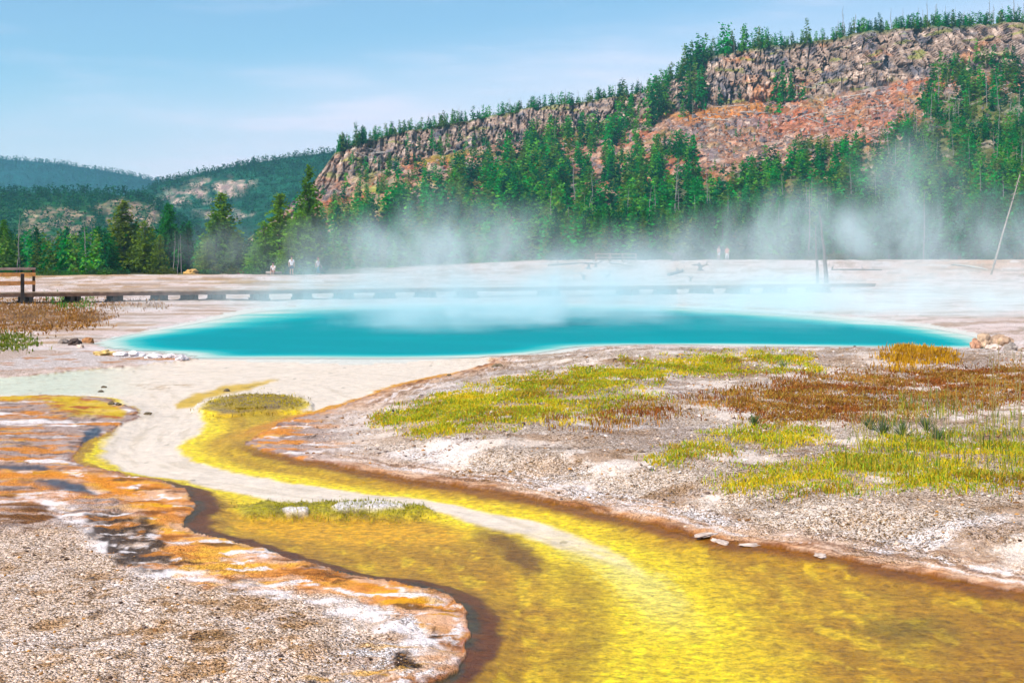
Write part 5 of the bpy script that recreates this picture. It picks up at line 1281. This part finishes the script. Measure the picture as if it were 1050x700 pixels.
bush(256, 143, 0.9, 2.4, "green bush left of the seated person", 3, gb); bush(248, 144, 0.45, 1.0, "rusty orange little bush at the edge of the flats", 4, lin(190, 84, 20) * .7)
bush(312, 145, 0.8, 2.4, "light green bush right of the standing walker", 5, gb); bush(60, 150, 0.7, 2.4, "green bush in the shade right of the railing", 6, lin(60, 116, 50) * .7)
for i in range(26):
    px = rt.uniform(-20, 335); bush(px, rt.uniform(146, 160), rt.uniform(.4, .9), rt.uniform(1.2, 2.6), "low green undergrowth bush along the foot of the left tree line", 20 + i, [gb, lin(60, 110, 46) * .7, lin(110, 120, 46) * .7][i % 3], "undergrowth bushes along the left tree line")
for i in range(40):
    px = rt.uniform(560, 1080); bush(px, rt.uniform(178, 196), rt.uniform(.6, 1.5), rt.uniform(1.6, 3.6), "low green undergrowth bush behind the pale crest in the steam", 60 + i, [lin(84, 120, 50) * .7, lin(60, 110, 56) * .7, lin(120, 124, 70) * .7][i % 3], "undergrowth bushes behind the pale crest")

# ------------------------------------------------------------------ people
def skin_mesh(name, verts, edges, radii, mat, col, sub=2):
    me = bpy.data.meshes.new(name + "_cage"); me.from_pydata([tuple(v) for v in verts], edges, [])
    o = bpy.data.objects.new(name + "_cage", me); COL.objects.link(o)
    sk = o.modifiers.new("s", 'SKIN'); sk.use_smooth_shade = True
    if not me.skin_vertices: me.skin_vertices.new(name="")
    for i, rr in enumerate(radii):
        d = me.skin_vertices[0].data[i]; d.radius = (rr, rr) if not isinstance(rr, tuple) else rr; d.use_root = (i == 0)
    ss = o.modifiers.new("u", 'SUBSURF'); ss.levels = sub; ss.render_levels = sub
    dg = bpy.context.evaluated_depsgraph_get(); dg.update()
    ev = bpy.data.meshes.new_from_object(o.evaluated_get(dg)); ev.name = name
    bpy.data.objects.remove(o); bpy.data.meshes.remove(me)
    a = ev.color_attributes.new("Col", 'FLOAT_COLOR', 'POINT'); a.data.foreach_set("color", np.tile(np.array([*col, 1.0], np.float32), len(ev.vertices)))
    ev.materials.clear(); ev.materials.append(mat)
    for p_ in ev.polygons: p_.use_smooth = True
    return ev
def person(px, Y, hgt, rz, label, pose, shirt, bottoms, bottom_len, hair, skin=(0.52, 0.30, 0.20)):
    """standing, walking or sitting figure, 1.75 m before scaling; faces local -y"""
    k = 1.0; J = {}
    seat = pose == "sit"; hz = 0.50 if seat else 0.93
    J["hip"] = (0, 0, hz); J["waist"] = (0, 0.0, hz + 0.14); J["chest"] = (0, -0.01 - (0.08 if seat else 0), hz + 0.40); J["neck"] = (0, -0.02 - (0.10 if seat else 0), hz + 0.55)
    nx, ny, nz = J["neck"]; J["chin"] = (0, ny - 0.03, nz + 0.08); J["head"] = (0, ny - 0.025, nz + 0.17); J["crown"] = (0, ny - 0.01, nz + 0.25)
    V = [J[q] for q in ("hip", "waist", "chest", "neck", "chin", "head", "crown")]; E = [(0, 1), (1, 2), (2, 3), (3, 4), (4, 5), (5, 6)]
    Rr = [(0.15, 0.11), (0.135, 0.10), (0.16, 0.11), (0.055, 0.06), (0.062, 0.075), (0.076, 0.095), (0.05, 0.06)]
    st = {"stand": (0.02, -0.02), "walk": (-0.26, 0.24), "sit": (0, 0)}[pose]; arms = {}; legs = {}
    for sx, sw in ((-1, st[0]), (1, st[1])):
        cx_, cy_, cz_ = J["chest"]
        sh = (sx * 0.19, cy_, cz_ + 0.07); asw = -sw * 0.8
        if seat: el = (sx * 0.25, cy_ - 0.10, cz_ - 0.18); wr = (sx * 0.16, cy_ - 0.30, cz_ - 0.24)
        else: el = (sx * 0.25, asw * 0.4 + 0.02, cz_ - 0.21); wr = (sx * 0.26, asw - 0.08, cz_ - 0.44)
        ha = (wr[0], wr[1] - 0.03, wr[2] - 0.09) if not seat else (wr[0] - sx * .03, wr[1] - .08, wr[2] - .02)
        i = len(V); V += [sh, el, wr, ha]; E += [(2, i), (i, i + 1), (i + 1, i + 2), (i + 2, i + 3)]; Rr += [0.062, 0.044, 0.03, (0.028, 0.04)]
        arms[sx] = (sh, el, wr, ha)
        hp = (sx * 0.10, J["hip"][1], hz - 0.05)
        if seat: kn = (sx * 0.14, -0.42, hz + 0.04); an = (sx * 0.13, -0.46, 0.09); to = (sx * 0.14, -0.64, 0.04)
        else: kn = (sx * 0.11, sw * 0.55 - 0.03, 0.50); an = (sx * 0.11, sw + 0.03, 0.09 + (0.05 if sw > 0.1 else 0)); to = (sx * 0.12, sw - 0.15, 0.035)
        i = len(V); V += [hp, kn, an, to]; E += [(0, i), (i, i + 1), (i + 1, i + 2), (i + 2, i + 3)]; Rr += [0.092, 0.06, 0.042, (0.04, 0.03)]
        legs[sx] = (hp, kn, an, to)
    root = link("person", skin_mesh("person", V, E, Rr, M_SKIN, skin), None, label, "person")
    lerp = lambda a, b_, t: tuple(a[i] + (b_[i] - a[i]) * t for i in range(3))
    # shirt
    V = [J["waist"], lerp(J["waist"], J["hip"], 0.55), J["chest"], lerp(J["chest"], J["neck"], 0.55)]; E = [(0, 1), (0, 2), (2, 3)]; Rr = [(0.155, 0.12), (0.165, 0.125), (0.185, 0.13), (0.085, 0.08)]
    for sx in (-1, 1):
        i = len(V); V += [arms[sx][0], lerp(arms[sx][0], arms[sx][1], 0.75)]; E += [(2, i), (i, i + 1)]; Rr += [0.076, 0.066]
    link("shirt", skin_mesh("shirt", V, E, Rr, M_CLOTH, shirt), root)
    V = [J["hip"], lerp(J["hip"], J["waist"], 0.35)]; E = [(0, 1)]; Rr = [(0.17, 0.125), (0.15, 0.112)]
    for sx in (-1, 1):
        hp, kn, an, to = legs[sx]; i = len(V)
        if bottom_len > 1: V += [hp, kn, lerp(kn, an, bottom_len - 1)]; E += [(0, i), (i, i + 1), (i + 1, i + 2)]; Rr += [0.105, 0.076, 0.06]
        else: V += [hp, lerp(hp, kn, bottom_len)]; E += [(0, i), (i, i + 1)]; Rr += [0.107, 0.09]
    link("shorts" if bottom_len <= 1 else "trousers", skin_mesh("shorts", V, E, Rr, M_CLOTH, bottoms), root)
    hx_, hy_, hz_ = J["head"]
    link("hair", skin_mesh("hair", [(0, hy_ + 0.035, hz_ + 0.045), (0, hy_ + 0.01, hz_ + 0.085), (0, hy_ + 0.05, hz_ - 0.03)], [(0, 1), (0, 2)], [(0.088, 0.09), (0.06, 0.07), (0.06, 0.045)], M_CLOTH, hair), root)
    b = MB(); b.tube([(0, hy_ - 0.085, hz_ + 0.01), (0, hy_ - 0.115, hz_ - 0.03), (0, hy_ - 0.09, hz_ - 0.038)], [0.008, 0.016, 0.01], 6, skin)
    for sx in (-1, 1): b.tube([(sx * .032, hy_ - 0.085, hz_ + .012), (sx * .032, hy_ - 0.1, hz_ + .012)], [0.012, 0.007], 6, (0.03, 0.02, 0.015))
    b.tube([(-.025, hy_ - 0.09, hz_ - .062), (.025, hy_ - .09, hz_ - .062)], [0.008, 0.008], 6, (0.32, 0.10, 0.08))
    link("face", b.mesh("face", M_SKIN), root)
    for sx in (-1, 1):
        hp, kn, an, to = legs[sx]
        link("shoe", skin_mesh("shoe", [(an[0], an[1] + 0.03, an[2] - 0.03), (an[0], an[1] - .04, max(an[2] - .04, .05)), to], [(0, 1), (1, 2)], [0.055, 0.055, (0.045, 0.035)], M_CLOTH, (0.05, 0.045, 0.045)), root)
        w, ha = arms[sx][2], arms[sx][3]; b = MB(); d = (Vector(ha) - Vector(w)).normalized(); sd = Vector((0, 1, 0)) if not seat else Vector((1, 0, 0))
        for q in range(4):
            o_ = Vector(ha) + sd * (q - 1.5) * 0.019; ll = (0.055, 0.065, 0.06, 0.045)[q]
            b.tube([o_ - d * .02, o_ + d * ll * .6, o_ + d * ll + Vector((-sx * .012, 0, 0))], [0.0095, 0.0085, 0.006], 5, skin)
        o_ = Vector(ha) - sd * 0.03 - d * 0.03; b.tube([o_, o_ - sd * .03 + d * .03, o_ - sd * .03 + d * .06], [0.011, 0.010, 0.007], 5, skin)
        link("fingers", b.mesh("fingers", M_SKIN), root)
    s_ = hgt / 1.75; root.scale = (s_, s_, s_); root.rotation_euler.z = rz
    root.location = ((px - CX) / F * Y, Y, ground_at(px, Y) - 0.01)
    return root
person(299, 137, 1.82, 0.3, "person standing on the flats in a white T-shirt and dark navy shorts", "stand", (0.75, 0.74, 0.76), (0.035, 0.06, 0.10), 0.85, (0.08, 0.045, 0.03))
person(326, 139, 1.72, 1.2, "person walking in a pale top and long teal trousers, rightmost of the pine-side three", "walk", (0.66, 0.62, 0.64), (0.04, 0.16, 0.20), 1.8, (0.25, 0.10, 0.06))
person(280.5, 138, 1.66, -0.2, "person sitting in a white top and orange shorts left of the standing walker", "sit", (0.74, 0.70, 0.70), (0.50, 0.14, 0.04), 0.8, (0.06, 0.035, 0.03))
person(737, 176, 1.72, 0.5, "person standing on the crest in a peach top and pale shorts, left of a pair", "stand", (0.66, 0.42, 0.34), (0.62, 0.60, 0.58), 0.8, (0.12, 0.07, 0.05))
person(745.5, 175, 1.78, -0.3, "person standing on the crest in reddish top and white trousers, right of a pair", "walk", (0.60, 0.25, 0.18), (0.72, 0.68, 0.66), 1.8, (0.10, 0.06, 0.04))
# the low log bench under the sitting person
zb = ground_at(280, 138); bn = link("log_bench", None, None, "low grey log bench under the seated person", "bench", None, None, ((280.5 - CX) / F * 138, 138.05, zb))
b = MB(); b.tube([(-0.75, 0.02, 0.27), (0, 0, 0.275), (0.8, 0.02, 0.27)], [0.14, 0.13, 0.12], 9, (0.30, 0.25, 0.21)); link("seat", b.mesh("seat", M_DEAD, True), bn)
for sx in (-0.5, 0.5):
    b = MB(); b.tube([(sx, -0.2, 0.07), (sx, 0.22, 0.07)], [0.09, 0.09], 8, (0.22, 0.18, 0.15)); link("leg", b.mesh("leg", M_DEAD), bn)

# ------------------------------------------------------------------ steam over the spring
def steam():
    m, nt, N, Lk = new_mat("spring_steam")
    tc = node(N, "ShaderNodeTexCoord"); pos = tc.outputs["Object"]
    def blob(c_, rad, k):
        s_ = node(N, "ShaderNodeVectorMath", operation='SUBTRACT'); Lk.new(pw, s_.inputs[0]); s_.inputs[1].default_value = c_
        d = node(N, "ShaderNodeVectorMath", operation='DIVIDE'); Lk.new(s_.outputs[0], d.inputs[0]); d.inputs[1].default_value = rad
        l = node(N, "ShaderNodeVectorMath", operation='LENGTH'); Lk.new(d.outputs[0], l.inputs[0])
        return mathn(N, Lk, 'MULTIPLY', maprange(N, Lk, l.outputs["Value"], 0.1, 1.0, 1.0, 0.0), k)
    wn = node(N, "ShaderNodeTexNoise"); wn.inputs["Scale"].default_value = 0.17; wn.inputs["Detail"].default_value = 4; Lk.new(pos, wn.inputs["Vector"])
    wv = node(N, "ShaderNodeVectorMath", operation='MULTIPLY_ADD'); Lk.new(wn.outputs["Color"], wv.inputs[0]); wv.inputs[1].default_value = (9, 7, 4.6); 
    of = node(N, "ShaderNodeVectorMath", operation='SUBTRACT'); Lk.new(pos, of.inputs[0]); of.inputs[1].default_value = (4.5, 3.5, 2.3); Lk.new(of.outputs[0], wv.inputs[2])
    pw = wv.outputs[0]
    tot = None
    for bl_ in STEAM_BLOBS:
        o = blob(*bl_); tot = o if tot is None else mathn(N, Lk, 'ADD', tot, o)
    n = node(N, "ShaderNodeTexNoise"); n.inputs["Scale"].default_value = 0.42; n.inputs["Detail"].default_value = 4; n.inputs["Roughness"].default_value = 0.55
    mp = node(N, "ShaderNodeMapping"); mp.inputs["Scale"].default_value = (1.5, 0.8, 0.55); mp.inputs["Rotation"].default_value = (0, 0.45, 0); Lk.new(pw, mp.inputs[0]); Lk.new(mp.outputs[0], n.inputs["Vector"])
    dens = mathn(N, Lk, 'MULTIPLY', tot, maprange(N, Lk, n.outputs[0], 0.39, 0.66, 0.05, 2.0, False))
    v = node(N, "ShaderNodeVolumePrincipled"); v.inputs["Color"].default_value = (0.72, 0.87, 0.90, 1); v.inputs["Anisotropy"].default_value = -0.35
    Lk.new(dens, v.inputs["Density"])
    out = node(N, "ShaderNodeOutputMaterial"); Lk.new(v.outputs[0], out.inputs["Volume"])
    return m
def at(px, py, Y): return P(px, py, Y)
STEAM_BLOBS = [
    (at(510, 326, 43), (6, 9, 1.9), 0.26), (at(640, 312, 49), (6, 8, 1.9), 0.15), (at(390, 312, 52), (7, 8, 1.5), 0.14), (at(270, 314, 54), (7, 7, 1.0), 0.09), (at(790, 308, 53), (6, 9, 1.9), 0.14), (at(930, 318, 50), (8, 9, 1.7), 0.14),
    (at(600, 336, 44), (24, 11, 1.1), 0.07),
    (at(560, 300, 62), (18, 7, 1.8), 0.04), (at(860, 302, 62), (14, 8, 2.0), 0.045), (at(1000, 306, 58), (9, 14, 2.2), 0.07),
    (at(420, 264, 70), (10, 9, 2.9), 0.08), (at(505, 248, 74), (6, 9, 3.0), 0.065), (at(610, 284, 72), (10, 8, 1.8), 0.05),
    (at(700, 266, 78), (9, 9, 2.4), 0.055), (at(790, 244, 80), (8, 9, 3.2), 0.055), (at(890, 250, 80), (9, 9, 3.4), 0.065), (at(930, 206, 82), (4.2, 9, 4.6), 0.055), (at(1015, 244, 80), (8, 9, 3.4), 0.055),
    (at(222, 256, 120), (5, 8, 3.6), 0.025),
]
b = MB(); b.box((8, 81, 5.5), (76, 114, 10.9))
st_me = b.mesh("steam", steam()); so = link("steam", st_me, None, "thin white-blue steam drifting up from the hot spring", "steam", None, "stuff")
# ------------------------------------------------------------------ haze over the whole valley
m, nt, N, Lk = new_mat("valley_haze")
v = node(N, "ShaderNodeVolumePrincipled"); v.inputs["Color"].default_value = (0.30, 0.66, 0.90, 1); v.inputs["Density"].default_value = 0.00020; v.inputs["Anisotropy"].default_value = 0.2
Lk.new(v.outputs[0], node(N, "ShaderNodeOutputMaterial").inputs["Volume"])
b = MB(); b.box((0, 1150, 118), (9000, 3500, 250)); link("haze", b.mesh("haze", m), None, "thin blue haze over the whole valley", "haze", None, "stuff")

# ------------------------------------------------------------------ light and sky
sd = Vector((-0.62, -0.50, 0.92)).normalized()
sun_d = bpy.data.lights.new("sun", 'SUN'); sun_d.energy = 5.0; sun_d.angle = math.radians(0.53); sun_d.color = (1.0, 0.95, 0.87)
sun = bpy.data.objects.new("sun", sun_d); COL.objects.link(sun); sun.rotation_euler = sd.to_track_quat('Z', 'Y').to_euler()
W = bpy.data.worlds.new("World"); S.world = W; W.use_nodes = True; N = W.node_tree.nodes; Lk = W.node_tree.links; N.clear()
sk = node(N, "ShaderNodeTexSky", sky_type='NISHITA'); sk.sun_disc = False; sk.sun_elevation = math.asin(sd.z); sk.sun_rotation = math.atan2(sd.x, sd.y); sk.air_density = 1.0; sk.dust_density = 0.3; sk.ozone_density = 1.0; sk.altitude = 500
bg = node(N, "ShaderNodeBackground"); bg.inputs[1].default_value = 0.085
tc = node(N, "ShaderNodeTexCoord"); sx = node(N, "ShaderNodeSeparateXYZ"); Lk.new(tc.outputs["Generated"], sx.inputs[0])
mp = node(N, "ShaderNodeMapping"); mp.inputs["Scale"].default_value = (5, 5, 34); mp.inputs["Rotation"].default_value = (0, math.radians(4), 0); Lk.new(tc.outputs["Generated"], mp.inputs[0])
n = node(N, "ShaderNodeTexNoise"); n.inputs["Scale"].default_value = 1.0; n.inputs["Detail"].default_value = 6; n.inputs["Roughness"].default_value = 0.55; Lk.new(mp.outputs[0], n.inputs["Vector"])
tilt = mathn(N, Lk, 'ADD', sx.outputs[2], mathn(N, Lk, 'MULTIPLY', sx.outputs[0], -0.12))
band = mathn(N, Lk, 'SUBTRACT', 1.0, maprange(N, Lk, tilt, 0.07, 0.17))
cl = mathn(N, Lk, 'MULTIPLY', mathn(N, Lk, 'ADD', mathn(N, Lk, 'MULTIPLY', maprange(N, Lk, n.outputs[0], 0.36, 0.66), 0.40), 0.68), band)
cl = mathn(N, Lk, 'ADD', cl, mathn(N, Lk, 'MULTIPLY', maprange(N, Lk, n.outputs[0], 0.5, 0.75), 0.25), True)
skc = mixc(N, Lk, 1.0, sk.outputs[0], (1.10, 1.36, 1.44), 'MULTIPLY')
Lk.new(mixc(N, Lk, cl, skc, (10.6, 9.8, 11.3)), bg.inputs[0])
Lk.new(bg.outputs[0], node(N, "ShaderNodeOutputWorld").inputs[0])

# ------------------------------------------------------------------ render settings
S.render.engine = 'CYCLES'
S.view_settings.view_transform = 'Standard'; S.view_settings.look = 'None'; S.view_settings.exposure = 0.36; S.view_settings.gamma = 1.0; S.view_settings.use_curve_mapping = False
cy = S.cycles
cy.max_bounces = 6; cy.diffuse_bounces = 2; cy.glossy_bounces = 2; cy.transmission_bounces = 2; cy.volume_bounces = 3; cy.transparent_max_bounces = 8
cy.volume_step_rate = 0.4; cy.volume_max_steps = 64; cy.use_adaptive_sampling = True; cy.adaptive_threshold = 0.03; cy.adaptive_min_samples = 16; cy.use_denoising = True; cy.sample_clamp_indirect = 4.0
